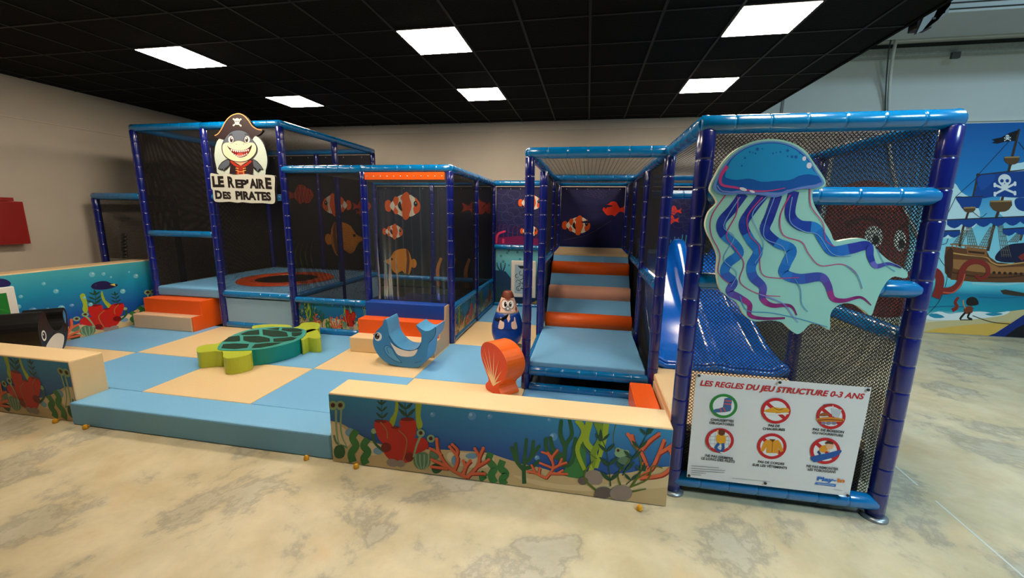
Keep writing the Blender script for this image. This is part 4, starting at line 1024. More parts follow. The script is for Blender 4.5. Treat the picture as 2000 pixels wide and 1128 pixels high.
# ------------------------------------------------------------------ wobbly diver figure
Pd = thing('wobble_diver', 'egg-shaped wobble toy of a diver with brown hair, goggles and a blue suit', 'wobble toy', (-.955, 4.92, .2))
pc = Vector((-.955, 4.92, .2))
prof = [(.001, 0), (.06, .003), (.12, .03), (.17, .085), (.197, .16), (.203, .23), (.195, .30), (.175, .38), (.148, .46), (.122, .53), (.100, .59), (.080, .65), (.062, .70), (.045, .725), (.001, .732)]
ps = smooth(prof, False, 3)
PBL = mat('toy_blue', (14, 62, 150), .3, .5, .03, .05, 20); PSK = mat('toy_skin', (240, 198, 174), .35, .5, .03); PHR = mat('toy_hair', (112, 46, 20), .4, .5, .1); PDK = mat('toy_navy', (10, 22, 52), .35, .5)
def seg_(z0, z1): return [(r, z) for r, z in ps if z0 - 1e-6 <= z <= z1 + 1e-6]
b = MB(); b.lathe(seg_(0, .46), pc, PBL, 40); b.make('suit', Pd, smooth_all=False)
b = MB(); b.lathe([(r - .001, z) for r, z in seg_(.44, .66)], pc, PSK, 40); b.make('head', Pd)
b = MB(); b.lathe([(r + .002, z) for r, z in seg_(.645, .74)], pc, PHR, 40); b.make('hair', Pd)
def prad(z):
    for (r0_, z0), (r1_, z1) in zip(ps, ps[1:]):
        if z0 <= z <= z1: return r0_ + (r1_ - r0_) * (z - z0) / max(z1 - z0, 1e-6)
    return .05
face_a = math.atan2(-pc.y, -pc.x) + .02
def skin(pts, m, e, b, sub=4):
    """a patch hugging the body: pts (arc metres to the viewer's right, height)"""
    cx_ = sum(p[0] for p in pts) / len(pts); cz = sum(p[1] for p in pts) / len(pts); rows = []
    for k in range(sub + 1):
        f = k / sub if k else .001
        row = []
        for x, z in pts:
            x, z = cx_ + (x - cx_) * f, cz + (z - cz) * f; r = prad(z); a = face_a + x / max(r, .05)
            row.append((pc.x + (r + e) * math.cos(a), pc.y + (r + e) * math.sin(a), pc.z + z))
        rows.append(row)
    b.grid(rows, m, True, True)
def el(x, z, rx, rz, n=20): return [(x + rx * math.cos(t * 2 * math.pi / n), z + rz * math.sin(t * 2 * math.pi / n)) for t in range(n)]
WHT = mat('toy_white', (236, 230, 222), .3); BLK = mat('toy_black', (12, 11, 12), .25); GRYT = mat('toy_grey', (128, 134, 140), .3); RDB = mat('toy_redbrown', (150, 40, 22), .35)
b = MB()
for s in (-1, 1): skin(el(s * .040, .575, .052, .058), RDB, .002, b)
for s in (-1, 1): skin(el(s * .038, .576, .045, .050), WHT, .004, b)
for s in (-1, 1): skin(el(s * .030, .575, .017, .030), BLK, .006, b)
for s in (-1, 1): skin(el(s * .028 + .006, .588, .005, .007, 10), WHT, .008, b)
b.make('goggles', Pd)
b = MB(); skin(el(0, .520, .042, .022), GRYT, .006, b); skin([(-.022, .525), (-.012, .56), (.012, .56), (.022, .525)], GRYT, .008, b); skin(el(0, .527, .012, .012, 10), WHT, .010, b)
tag(b.make('mouthpiece', Pd), 'grey mouthpiece')
b = MB(); skin([(-.195, .395), (-.10, .395), (-.03, .43), (.0, .465), (.015, .46), (-.01, .415), (-.07, .375), (-.13, .36), (-.195, .365)], BLK, .005, b); b.make('hose', Pd)
b = MB(); skin([(-.018, .46), (.022, .46), (.03, .40), (.008, .36), (-.008, .40)], PSK, .003, b)
for s in (-1, 1):
    skin(smooth([(s * .125, .285), (s * .055, .285), (s * .045, .36), (s * .075, .375), (s * .082, .42), (s * .095, .415), (s * .105, .37)], True, 3), PSK, .004, b)
b.make('hands', Pd)
b = MB()
for s in (-1, 1):
    skin(smooth([(s * .10, .52), (s * .125, .56), (s * .105, .60), (s * .13, .52), (s * .115, .48)], True, 3), PHR, .006, b)
skin(smooth([(-.05, .655), (-.02, .635), (0, .625), (.02, .635), (.05, .655), (.03, .67), (-.03, .67)], True, 3), PHR, .005, b)
b.make('hair_locks', Pd)
b = MB(); rows = [[(pc.x + (prad(z) + .0025) * math.cos(t * math.pi / 24), pc.y + (prad(z) + .0025) * math.sin(t * math.pi / 24), pc.z + z) for t in range(48)] for z in (.268, .272, .276)]
b.grid(rows, mat('toy_seam', (8, 34, 96), .4), True); b.make('seam', Pd)

# ------------------------------------------------------------------ yellow plugs along the front
YL = mat('plug_yellow', (224, 160, 20), .5)
kn = [((113, 819), 'leftmost of the small yellow plugs on the floor, by the left painted wall'), ((178, 828), 'small yellow plug on the floor at the left end of the blue entry step'), ((600, 891), 'small yellow plug on the floor near the right end of the blue entry step'), ((697, 907), 'small yellow plug on the floor under the red coral of the right painted wall'), ((1249, 988), 'small yellow plug on the floor at the far right end of the painted wall')]
k0 = None
for (x, y), lb in kn:
    h = hitZ(x, y, .02); yy = min(h.y, (2.53 if x < 170 else (2.49 if x < 650 else 2.47)))
    if k0 is None:
        b = MB(); b.lathe([(.001, 0), (.017, 0), (.020, .010), (.016, .030), (.009, .038), (.001, .040)], (h.x, yy - .02, 0), YL, 14)
        b.sweep([(h.x, yy - .02, .018), (h.x, yy + .012, .018)], .006, YL, 8)
        k0 = o = b.make('floor_plug')
    else:
        o = k0.copy(); COL.objects.link(o); o.location = (h.x, yy - .005, 0)
    tag(o, lb, 'floor plug', 'yellow plugs along the foot of the structure')

# red cabinet on the left wall
b = MB(); b.box((XL, 3.2, 1.40), (XL + .14, 4.16, 1.95), mat('cabinet_red', (150, 26, 20), .4)); b.box((XL, 3.2, 1.955), (XL + .10, 4.10, 2.0), mat('cabinet_red', (150, 26, 20)))
b.box((XL + .14, 3.2, 1.42), (XL + .146, 4.14, 1.93), mat('cabinet_red2', (138, 22, 18), .4))
tag(b.make('wall_cabinet', bevel=.008), 'dark red metal cabinet on the left wall, cut by the left edge', 'cabinet')

# ------------------------------------------------------------------ jellyfish sign
JY = 2.580
J = thing('jellyfish_sign', 'large pale green cut-out sign of a blue jellyfish on the front of the right-hand cage', 'sign', (1.2, 2.6, 1.2))
C7 = cropY(1330, 200, 2.168, JY)
jo = [(140, 395), (124, 372), (128, 345), (150, 300), (180, 250), (225, 205), (285, 172), (350, 156), (420, 157), (480, 174), (528, 205), (560, 250), (588, 290), (610, 325), (612, 350), (592, 366), (562, 372), (556, 400), (568, 440), (598, 490), (632, 545), (652, 586), (700, 580), (760, 574), (800, 590), (838, 632), (880, 668), (930, 694), (960, 724), (950, 744), (905, 736), (872, 758), (842, 808), (822, 860), (805, 902), (775, 880), (738, 856), (690, 850), (652, 868), (632, 900), (630, 962), (598, 945), (550, 936), (520, 965), (492, 980), (462, 960), (430, 932), (380, 922), (310, 926), (268, 898), (240, 850), (200, 822), (166, 790), (152, 720), (156, 650), (132, 590), (112, 550), (104, 510), (120, 460), (152, 425)]
jo = smooth(jo, True, 3)
mint = mat('foam_mint', (150, 206, 196), .45, .35, .02)
b = MB(); q = [C7(p) for p in jo]; b.prism([(x, JY, z) for x, z in q], (0, .036, 0), mint, mat('foam_edge', (226, 232, 206), .6)); 
A_ = Art((0, JY - .0012, 0), (1, 0, 0), (0, 0, 1), (0, -1, 0), C7, b)
DEEP, AZ, MID, VIO, PNK, PRP = (24, 40, 140), (26, 142, 206), (20, 96, 182), (120, 130, 210), (186, 62, 130), (122, 30, 104)
def tent(pts, w0, w1, cols):
    A_.line(cols[0], pts, w0 * .92, w1, 7, cols, .55)
def stripes(base, k):
    out = []
    for c1, c2, n in base:
        for i in range(n): out += [tuple(int(a + (b_ - a) * i / n) + (0 if i % 2 else 10) for a, b_ in zip(c1, c2))]
    return out
g1 = stripes([((30, 40, 140), (22, 60, 160), 4), ((26, 110, 190), (26, 100, 186), 5), ((40, 80, 170), (110, 60, 150), 4), ((140, 40, 120), (110, 24, 90), 5)], 1)
g2 = stripes([((30, 40, 140), (24, 70, 170), 4), ((28, 116, 196), (26, 92, 180), 5), ((34, 50, 150), (40, 60, 160), 4), ((90, 90, 180), (30, 30, 110), 4)], 1)
tent([(266, 385), (218, 450), (172, 505), (178, 555), (228, 600), (246, 640), (200, 680), (186, 722), (222, 760), (205, 800), (250, 826), (290, 855), (292, 900), (350, 914), (440, 912)], 42, 8, g1)
tent([(350, 390), (288, 470), (265, 520), (292, 580), (326, 630), (298, 690), (306, 738), (346, 780), (346, 830), (385, 858), (462, 860), (490, 900)], 44, 5, g1)
tent([(408, 390), (376, 480), (356, 540), (402, 590), (468, 622), (446, 680), (436, 722), (500, 746), (590, 738), (622, 772), (642, 828), (690, 838), (760, 824), (805, 858)], 46, 4, g1)
tent([(478, 375), (462, 470), (500, 518), (568, 530), (602, 580), (642, 628), (720, 618), (790, 606), (802, 655), (825, 692), (880, 682), (932, 700)], 48, 5, g2)
LV = (112, 156, 214)
for c_, pts, w in ((PNK, [(190, 390), (130, 480), (128, 560), (165, 640), (158, 720), (210, 770)], 5), (PNK, [(240, 400), (235, 470), (192, 560), (230, 620), (266, 680), (250, 760), (330, 810), (420, 820)], 5), (PNK, [(345, 400), (282, 480), (290, 560), (330, 610), (340, 720), (400, 742), (500, 740)], 5),
                   (PNK, [(462, 390), (420, 480), (432, 560), (510, 590), (540, 640), (590, 690), (680, 684), (740, 720), (766, 788)], 5), (PNK, [(545, 365), (550, 440), (600, 510), (610, 580), (650, 610)], 5),
                   (LV, [(250, 400), (180, 520), (225, 570), (180, 660), (235, 720), (210, 780)], 4), (LV, [(360, 400), (300, 480), (350, 600), (312, 680)], 4), (LV, [(395, 400), (348, 560), (430, 610), (450, 680)], 4), (LV, [(470, 400), (460, 500), (520, 545), (580, 560), (640, 640), (720, 650)], 4),
                   ((60, 140, 190), [(250, 820), (280, 880), (380, 890), (500, 915), (620, 950)], 4), ((60, 140, 190), [(480, 745), (505, 790), (510, 850), (536, 885)], 4), (VIO, [(330, 810), (430, 850), (470, 900), (495, 930)], 5), ((60, 140, 190), [(830, 620), (860, 680), (905, 715)], 3), ((60, 140, 190), [(700, 690), (745, 730), (766, 785)], 4)):
    A_.line(c_, pts, w, 3, 5)
cap = [(136, 350), (160, 295), (205, 235), (265, 190), (340, 166), (420, 166), (490, 190), (540, 235), (572, 288), (602, 330), (600, 350), (562, 364), (500, 368), (440, 388), (395, 402), (330, 392), (250, 388), (195, 392), (155, 384), (138, 368)]
A_.poly((96, 140, 206), cap, 3)
A_.poly((14, 84, 168), [(150, 345), (170, 300), (210, 240), (268, 196), (340, 172), (418, 172), (484, 196), (534, 238), (566, 292), (592, 328), (588, 344), (545, 350), (490, 360), (430, 378), (380, 380), (300, 372), (240, 372), (195, 380), (160, 374)], 3)
A_.poly((24, 140, 204), [(186, 308), (212, 245), (268, 200), (340, 176), (418, 176), (482, 200), (530, 242), (560, 290), (578, 310), (540, 304), (500, 310), (460, 328), (400, 332), (340, 336), (290, 322), (235, 328), (200, 322)], 3)
A_.line(PNK, [(196, 270), (168, 310), (172, 348), (230, 360), (300, 374), (370, 374), (440, 362)], 16, 3)
A_.line(VIO, [(152, 350), (175, 375), (250, 380), (330, 386), (400, 392), (450, 372), (540, 358), (590, 340)], 6, 3)
for x, y, rx, ry in ((262, 367, 16, 7), (300, 377, 12, 5), (520, 238, 8, 10), (541, 267, 11, 13)): A_.ell((212, 214, 232), x, y, rx, ry, .3)
rr = random.Random(9)
for x, y, r in ((322, 198, 7), (304, 213, 3), (290, 210, 4), (314, 216, 4), (343, 196, 3), (270, 235, 5), (256, 268, 4), (388, 216, 4), (402, 212, 3), (450, 204, 6), (450, 228, 4), (468, 230, 6), (485, 231, 7), (500, 214, 4), (420, 210, 4)): A_.ell((14, 92, 170), x, y, r)
b.make('sign_board', J)

# ------------------------------------------------------------------ rules banner
BY = 2.606
Bn = thing('rules_banner', 'white banner of play rules with red title and six round pictograms', 'banner', (1.23, 2.61, .18))
CB = cropY(1300, 700, 3.318, BY)
corners = [(200, 98), (1335, 188), (1190, 890), (137, 765)]
cc = [CB(p) for p in corners]
rows = []
for i in range(13):
    v = i / 12; row = []
    for j in range(25):
        u = j / 24
        x = (cc[3][0] * (1 - u) + cc[2][0] * u) * (1 - v) + (cc[0][0] * (1 - u) + cc[1][0] * u) * v
        z = (cc[3][1] * (1 - u) + cc[2][1] * u) * (1 - v) + (cc[0][1] * (1 - u) + cc[1][1] * u) * v
        row.append((x, BY + .002 * math.sin(u * 9) * math.sin(v * 5), z))
    rows.append(row)
b = MB(); bw_ = mat('banner_white', (222, 222, 224), .28, .5, .02); b.grid(rows, bw_); b.grid([[(x, y + .003, z) for x, y, z in r_] for r_ in rows], bw_)
for r_ in (rows[0], rows[-1], [r[0] for r in rows], [r[-1] for r in rows]): b.grid([r_, [(x, y + .003, z) for x, y, z in r_]], bw_, False, False)
A_ = Art((0, BY - .0025, 0), (1, 0, 0), (0, 0, 1), (0, -1, 0), CB, b)
RED, BKK = (196, 28, 40), (26, 26, 30)
A_.text(RED, 'LES REGLES DU JEU STRUCTURE 0-3 ANS', 222, 1284, 172, 34, 262, shear=.22, bold=.03)
for s, x0, x1, ya_, yb_ in (('CHAUSSETTES', 292, 440, 400, 412), ('OBLIGATOIRES', 282, 442, 420, 435), ('PAS DE', 664, 738, 438, 443), ('CHAUSSURES', 628, 772, 458, 467), ('PAS DE BOISSON', 952, 1153, 462, 482), ('OU NOURRITURE', 950, 1148, 484, 505),
                            ('NE PAS GRIMPER', 258, 438, 632, 654), ('LE LONG DES FILETS', 232, 447, 650, 673), ('PAS DE CORDES', 597, 767, 672, 688), ('SUR LES V\u00caTEMENTS', 562, 785, 692, 714), ('NE PAS REMONTER', 912, 1118, 700, 722), ('LES TOBOGGANS', 920, 1100, 722, 740)):
    A_.text(BKK, s, x0, x1, ya_, 15, yb_, bold=.03)
for k, (x0, x1, y) in enumerate(((165, 345, 692), (165, 385, 708), (165, 380, 722), (165, 260, 735), (165, 230, 748))): A_.line((120, 122, 126), [(x0, y), (x1, y + (x1 - x0) * .07)], 3, n=0)
def noring(x, y, r, c=RED, bar=True):
    A_.ell((228, 230, 232), x, y, r * .84, r * .72, n=24)
def ringtop(x, y, r, c, bar): 
    if bar: A_.line(c, [(x - r * .58, y - r * .5), (x + r * .58, y + r * .5)], r * .24)
    A_.ring(c, x, y, r * .78, r, k=.87)
# socks
noring(375, 305, 90); ringtop(375, 305, 90, (40, 132, 56), False)
A_.poly((60, 100, 150), [(380, 256), (428, 258), (424, 300), (418, 338), (350, 346), (305, 345), (318, 325), (370, 312)], 2)
for p in ([(380, 270), (427, 274)], [(378, 290), (424, 294)], [(372, 312), (388, 342)], [(350, 318), (362, 344)]): A_.line((200, 80, 90), p, 8)
# shoes
noring(713, 336, 96); ringtop(713, 336, 96, RED, True)
A_.poly((228, 160, 40), [(632, 338), (680, 318), (700, 312), (740, 318), (790, 318), (796, 345), (700, 348)], 2); A_.line((240, 236, 226), [(635, 346), (700, 356), (796, 352)], 9); A_.line((60, 40, 20), [(700, 314), (730, 330), (760, 322)], 3)
# drink and food
noring(1070, 372, 95); ringtop(1070, 372, 95, RED, True)
A_.poly((190, 196, 204), [(1068, 318), (1140, 328), (1122, 376), (1078, 372)]); A_.line((220, 222, 226), [(1080, 300), (1092, 330)], 5); A_.poly((150, 84, 40), [(985, 370), (1010, 350), (1040, 348), (1060, 368)], 2)
A_.poly((214, 132, 44), [(978, 385), (1060, 375), (1150, 388), (1140, 405), (1050, 408), (985, 402)], 2); A_.line((130, 60, 30), [(982, 396), (1060, 392), (1148, 398)], 6)
for x in (1020, 1055, 1090): A_.ell((130, 120, 150), x, 415, 16, 10)
A_.line((150, 40, 30), [(1020, 300), (1050, 295), (1080, 298)], 8)
# climbing nets
noring(350, 528, 92); ringtop(350, 528, 92, RED, False)
for k in range(5): A_.line((150, 152, 156), [(292 + k * 30, 480), (285 + k * 30, 580)], 2)
for k in range(4): A_.line((150, 152, 156), [(280, 500 + k * 24), (415, 504 + k * 24)], 2)
A_.line((226, 170, 130), [(345, 500), (335, 460)], 12); A_.line((226, 170, 130), [(375, 510), (405, 498)], 10); A_.poly((232, 162, 36), [(330, 492), (382, 494), (386, 545), (332, 542)], 2); A_.ell((96, 48, 22), 362, 476, 22, 20)
A_.line((26, 84, 150), [(345, 545), (325, 575), (350, 598)], 18); A_.line((26, 84, 150), [(370, 545), (372, 578), (360, 600)], 18); A_.line((226, 226, 226), [(352, 604), (376, 608)], 8)
# no cords
noring(687, 565, 96); ringtop(687, 565, 96, RED, True)
A_.poly((226, 150, 36), [(655, 522), (690, 530), (728, 524), (745, 545), (762, 596), (742, 604), (730, 572), (730, 610), (650, 608), (652, 570), (632, 600), (612, 592), (634, 540)], 0); A_.poly((110, 60, 20), [(668, 518), (712, 520), (692, 538)]); A_.line((70, 40, 20), [(692, 538), (688, 604)], 2)
# slides
noring(1033, 595, 98); ringtop(1033, 595, 98, RED, True)
A_.poly((26, 84, 160), [(938, 636), (1000, 618), (1060, 606), (1132, 588), (1134, 606), (1100, 632), (1020, 655), (960, 668)], 2); A_.poly((226, 150, 36), [(992, 590), (1010, 562), (1040, 560), (1046, 590), (1020, 606)], 2)
A_.ell((228, 172, 132), 1062, 562, 26, 24); A_.poly((80, 40, 24), [(1030, 548), (1045, 530), (1075, 536), (1085, 552), (1055, 548)], 2); A_.line((228, 172, 132), [(1040, 590), (1062, 604)], 9); A_.line((40, 60, 110), [(985, 596), (1000, 618)], 16)
# maker's mark
A_.text((20, 104, 190), 'Play-', 980, 1103, 786, 24, 797, bold=.04); A_.text((226, 120, 30), 'in', 1112, 1158, 798, 26, 801, bold=.04)
A_.poly((40, 110, 190), [(972, 798), (1104, 812), (1100, 828), (966, 812)])
A_.line((200, 210, 220), [(985, 807), (1092, 819)], 3, n=0); A_.line((150, 152, 158), [(430, 772), (680, 796)], 2, n=0); A_.line((160, 160, 165), [(1090, 845), (1145, 853)], 2, n=0)
sh_ = b.make('banner_sheet', Bn)
ey = mat('eyelet_dark', (24, 26, 28), .4)
for x, y in ((215, 106), (737, 150), (1308, 198), (150, 752), (643, 802), (1175, 880)):
    u, v = CB((x, y)); b = MB(); b.lathe([(.001, 0), (.009, 0), (.009, .004), (.001, .005)], (0, 0, 0), ey, 12)
    b.v = [(u + a, BY - .007 - c2_, v + b2) for a, b2, c2_ in b.v]; b.make('eyelet', sh_)

# ------------------------------------------------------------------ welcome sign with the shark in a pirate hat
SY = 4.775
Sg = thing('shark_pirate_sign', 'cut-out sign of a smiling shark in a pirate hat over a black lettered name board', 'sign', (-4.55, 4.8, 1.99))
CS = cropY(400, 210, 5.6375, SY)
edge = mat('foam_edge_dark', (26, 24, 24), .6)
def plate(pts, y, dy, m, name, n=3, bev=.004, e=None, keep=False):
    b = MB(); b.prism([(u, y, v) for u, v in (CS(p) for p in smooth(pts, True, n))], (0, dy, 0), m, e or edge)
    if keep: return b
    return b.make(name, Sg, bevel=bev)
oval = [(110, 480), (105, 520), (112, 580), (130, 660), (160, 735), (390, 760), (640, 750), (670, 690), (688, 600), (680, 510), (650, 410), (600, 340), (520, 290), (400, 270), (250, 290), (150, 350), (118, 420)]
hat = [(108, 312), (150, 290), (190, 230), (230, 150), (290, 90), (360, 64), (420, 76), (480, 130), (530, 200), (580, 235), (636, 245), (628, 275), (590, 305), (545, 318), (520, 350), (480, 290), (400, 255), (330, 250), (270, 285), (220, 350), (180, 345), (130, 330)]
board = [(68, 740), (85, 722), (160, 735), (240, 722), (330, 742), (400, 736), (480, 732), (560, 750), (640, 738), (720, 742), (772, 752), (780, 800), (776, 900), (782, 1000), (774, 1050), (730, 1060), (640, 1050), (520, 1052), (420, 1040), (370, 1048), (280, 1035), (200, 1040), (130, 1036), (108, 1010), (100, 960), (96, 910), (80, 890), (74, 820)]
plate(oval, SY, .03, mat('sign_mint', (190, 202, 192), .5), 'oval_board')
plate(hat, SY - .004, .034, mat('sign_hat', (44, 30, 32), .5), 'hat_board')
nb_ = plate(board, SY - .012, .042, mat('sign_cream', (200, 200, 188), .5), 'name_board', 2, keep=True)
A_ = Art((0, SY - .0055, 0), (1, 0, 0), (0, 0, 1), (0, -1, 0), CS)
GR, GRD, CRM, OUT = (86, 92, 104), (56, 60, 70), (232, 206, 170), (30, 24, 24)
A_.line((226, 150, 90), [(112, 308), (150, 288), (192, 228), (234, 150), (292, 92), (360, 68), (420, 80), (478, 134), (528, 204), (580, 238), (632, 248)], 9, n=5)
A_.poly(OUT, [(148, 672), (190, 600), (270, 565), (280, 640), (215, 700), (205, 690)], 2); A_.poly(GR, [(156, 670), (196, 606), (268, 575), (272, 632), (222, 672), (214, 702), (205, 676)], 2)
A_.poly(OUT, [(520, 570), (580, 590), (648, 676), (620, 684), (586, 712), (520, 640)], 2); A_.poly(GR, [(524, 578), (575, 596), (640, 676), (605, 672), (584, 704), (572, 672), (522, 632)], 2)
A_.poly((44, 30, 34), [(272, 570), (530, 570), (540, 640), (532, 740), (276, 730), (284, 640)], 0)
A_.poly((206, 160, 130), [(320, 590), (480, 590), (400, 640)]); A_.line((170, 50, 30), [(290, 585), (340, 630), (400, 655), (460, 630), (515, 585)], 26); A_.poly((150, 44, 30), [(370, 645), (430, 645), (450, 735), (350, 735)])
for y in (665, 690): A_.line((226, 170, 90), [(345, y), (375, y + 6)], 8); A_.line((226, 170, 90), [(425, y + 6), (458, y)], 8)
A_.line((226, 160, 80), [(372, 735), (372, 706), (432, 706), (432, 738)], 8, n=0)
head_o = [(190, 450), (196, 400), (230, 330), (280, 275), (340, 250), (410, 250), (480, 280), (520, 340), (560, 390), (580, 440), (572, 500), (530, 555), (470, 590), (400, 602), (320, 592), (250, 560), (205, 510)]
A_.poly(OUT, head_o, 3); A_.poly(GR, [(386 + (x - 386) * .97, 425 + (y - 425) * .97) for x, y in head_o], 3)
A_.poly(CRM, [(200, 430), (220, 395), (262, 385), (310, 388), (360, 368), (410, 372), (450, 390), (510, 385), (548, 395), (570, 440), (562, 495), (525, 545), (470, 580), (400, 594), (320, 584), (255, 552), (212, 505)], 3)
for x, s in ((296, 1), (470, -1)):
    A_.ell(OUT, x, 352, 34, 44); A_.ell((240, 226, 206), x - 2 * s, 353, 29, 39); A_.ell((44, 36, 40), x + 3 * s, 354, 17, 30); A_.ell((225, 225, 225), x + 6 * s, 340, 7, 9)
A_.line(OUT, [(276, 308), (292, 294), (312, 298)], 8); A_.line(OUT, [(446, 298), (468, 292), (486, 304)], 8); A_.ell((150, 110, 80), 354, 403, 8, 5); A_.ell((150, 110, 80), 432, 403, 8, 5)
A_.poly(OUT, [(250, 418), (300, 455), (390, 470), (470, 455), (524, 412), (512, 462), (480, 515), (440, 542), (380, 548), (325, 515), (280, 465)], 3)
A_.poly((120, 20, 22), [(285, 455), (390, 478), (500, 448), (476, 510), (436, 535), (380, 540), (330, 510)], 2); A_.ell((206, 80, 72), 398, 522, 42, 20)
for k in range(9):
    x = 300 + k * 23; yt = 458 + 16 * math.sin(math.pi * (k + .5) / 9); A_.poly((240, 234, 220), [(x - 11, yt), (x + 11, yt), (x, yt + 24)])
for k in range(8):
    t = k / 7; x = 318 + t * 150; yb_ = 512 + 30 * math.sin(math.pi * (t * .9 + .06)); A_.poly((240, 234, 220), [(x - 8, yb_), (x + 8, yb_), (x, yb_ - 20)])
# skull and bones on the hat
SK = (236, 214, 180)
for p in (((322, 128), (400, 200)), ((400, 130), (322, 196))):
    A_.line(SK, p, 12)
    for q in p: A_.ell(SK, q[0], q[1], 9)
A_.ell(SK, 361, 148, 29, 30); A_.poly(SK, [(346, 168), (378, 168), (374, 190), (350, 190)]); A_.ell((44, 30, 32), 350, 152, 7, 8); A_.ell((44, 30, 32), 373, 152, 7, 8); A_.poly((44, 30, 32), [(358, 168), (366, 168), (362, 160)])
A_.make('shark_print', Sg)
A_ = Art((0, SY - .0135, 0), (1, 0, 0), (0, 0, 1), (0, -1, 0), CS, nb_)
A_.text(OUT, 'LE', 98, 226, 868, 108, 868, bold=.055); A_.text(OUT, 'R', 268, 340, 872, 110, 876, bold=.055); A_.text(OUT, "EP'", 350, 498, 878, 84, 884, bold=.055); A_.text(OUT, 'AIR', 505, 672, 882, 96, 888, bold=.055); A_.text(OUT, 'E', 680, 748, 886, 112, 892, bold=.055)
A_.text(OUT, 'D', 128, 205, 998, 84, 1002, bold=.055); A_.text(OUT, 'ES', 212, 302, 998, 72, 1004, bold=.055); A_.text(OUT, 'PIRATES', 352, 742, 1006, 84, 1020, bold=.055)
nb_.make('name_board', Sg)

# ------------------------------------------------------------------ painted wall picture at right
WY = 7.757
x0m, x1m, z1m = 3.94, 9.6, 3.365
Mu = thing('wall_painting', 'wall painting of a pirate ship at sea with a red octopus and a beach', 'wall painting', ((x0m + x1m) / 2, 7.76, 0))
sky = ramp_mat('painted_sky', [(0, (206, 196, 150)), (.045, (226, 206, 140)), (.09, (200, 214, 208)), (.11, (150, 206, 214)), (.13, (24, 150, 170)), (.22, (16, 122, 158)), (.26, (90, 196, 214)), (.34, (150, 212, 222)), (.52, (120, 200, 222)), (.72, (30, 130, 196)), (1, (8, 92, 168))], 'Z', 0, z1m, .6, .12)
b = MB(); b.box((x0m, WY, .02), (x1m, WY + .012, z1m), sky)
CM = cropY(1780, 220, 2.45, WY - .001)
A_ = Art((0, WY - .001, 0), (1, 0, 0), (0, 0, 1), (0, -1, 0), CM, b); A_.clip = (x0m, x1m, .02, z1m)
WSL, DKB, BRN, BRN_L, ROPE = (226, 236, 236), (16, 64, 140), (104, 62, 34), (160, 108, 60), (40, 40, 44)
A_.poly((196, 226, 232), [(170, 360), (205, 335), (240, 380), (300, 420), (330, 500), (280, 560), (150, 600), (140, 440)], 3); A_.poly((196, 226, 232), [(470, 270), (520, 240), (640, 230), (720, 300), (700, 480), (560, 520), (420, 480)], 3)
A_.poly((206, 190, 140), [(40, 1010), (200, 990), (320, 968), (460, 950), (640, 930), (900, 900), (900, 1100), (40, 1052)], 3); A_.poly((222, 180, 84), [(60, 1050), (200, 1022), (330, 1010), (500, 1000), (420, 1035), (360, 1068)], 2)
A_.poly(WSL, [(70, 975), (130, 950), (180, 962), (230, 955), (330, 950), (400, 958), (470, 948), (440, 968), (320, 985), (200, 992), (90, 990)], 3)
A_.poly((34, 140, 170), [(80, 965), (120, 960), (160, 978), (110, 982)], 2); A_.poly((34, 140, 170), [(350, 962), (400, 956), (440, 962), (390, 972)], 2)
A_.line((150, 206, 214), [(290, 815), (420, 822), (539, 812), (640, 810)], 9); A_.line((20, 104, 140), [(70, 930), (200, 925), (300, 935)], 5); A_.line((20, 104, 140), [(320, 880), (430, 886), (539, 880)], 4)
# hull
A_.poly(BRN, [(158, 690), (165, 640), (200, 640), (260, 650), (360, 660), (375, 690), (410, 715), (480, 722), (539, 700), (700, 640), (820, 620), (800, 760), (640, 810), (420, 812), (290, 808), (190, 798), (160, 765)], 0)
A_.poly(BRN_L, [(200, 700), (360, 712), (420, 740), (539, 735), (700, 690), (690, 720), (539, 765), (420, 770), (300, 760), (200, 745)], 0)
A_.line((70, 40, 24), [(178, 760), (300, 782), (430, 788), (560, 775)], 7); A_.line((196, 150, 90), [(180, 668), (260, 680), (355, 690), (385, 715), (430, 728), (539, 716)], 6); A_.poly((70, 40, 24), [(160, 690), (180, 650), (200, 660), (190, 790), (165, 765)], 2)
A_.poly((140, 92, 52), [(262, 640), (358, 652), (362, 690), (268, 680)]); A_.line((60, 36, 22), [(272, 664), (350, 672)], 10)
for k in range(9): A_.line((150, 104, 60), [(195 + k * 21, 625 + k * 2), (195 + k * 21, 645 + k * 2)], 5)
A_.line((150, 104, 60), [(185, 628), (370, 645)], 6)
for k in range(6): A_.ell((50, 28, 18), 395 + k * 26, 765 + k * 1, 8, 7)
A_.poly((20, 26, 60), [(400, 700), (420, 660), (470, 630), (539, 622), (640, 610), (620, 690), (539, 712), (450, 716)], 3)
# masts, yards, shrouds
for p, w in (([(516, 78), (490, 180), (465, 280), (430, 430), (400, 520), (365, 660)], 11), ([(318, 290), (298, 390), (270, 480), (245, 560), (230, 640)], 9), ([(539, 560), (520, 610)], 9), ([(620, 300), (590, 620)], 10)): A_.line((66, 48, 36), p, w, w * 1.3)
for xa, xb, ya2, yb2 in ((270, 290, 545, 640), (385, 340, 545, 640), (420, 450, 535, 690), (255, 215, 560, 630), (530, 480, 560, 620)):
    for k in range(5): A_.line((110, 100, 84), [(xa + k * 6 - 8, ya2), (xb + k * 11 - 18, yb2)], 2.5, n=0)
    for k in range(7):
        t = (k + .5) / 7; A_.line((110, 100, 84), [(xa + (xb - xa) * t - 8 - 8 * t, ya2 + (yb2 - ya2) * t), (xa + (xb - xa) * t + 16 + 10 * t, ya2 + (yb2 - ya2) * t)], 2, n=0)
A_.poly(DKB, [(318, 300), (420, 288), (539, 278), (640, 270), (650, 380), (539, 404), (460, 404), (400, 400), (330, 410), (300, 390), (315, 350)], 3)
A_.poly((22, 78, 158), [(322, 304), (400, 296), (380, 340), (330, 370)], 3)
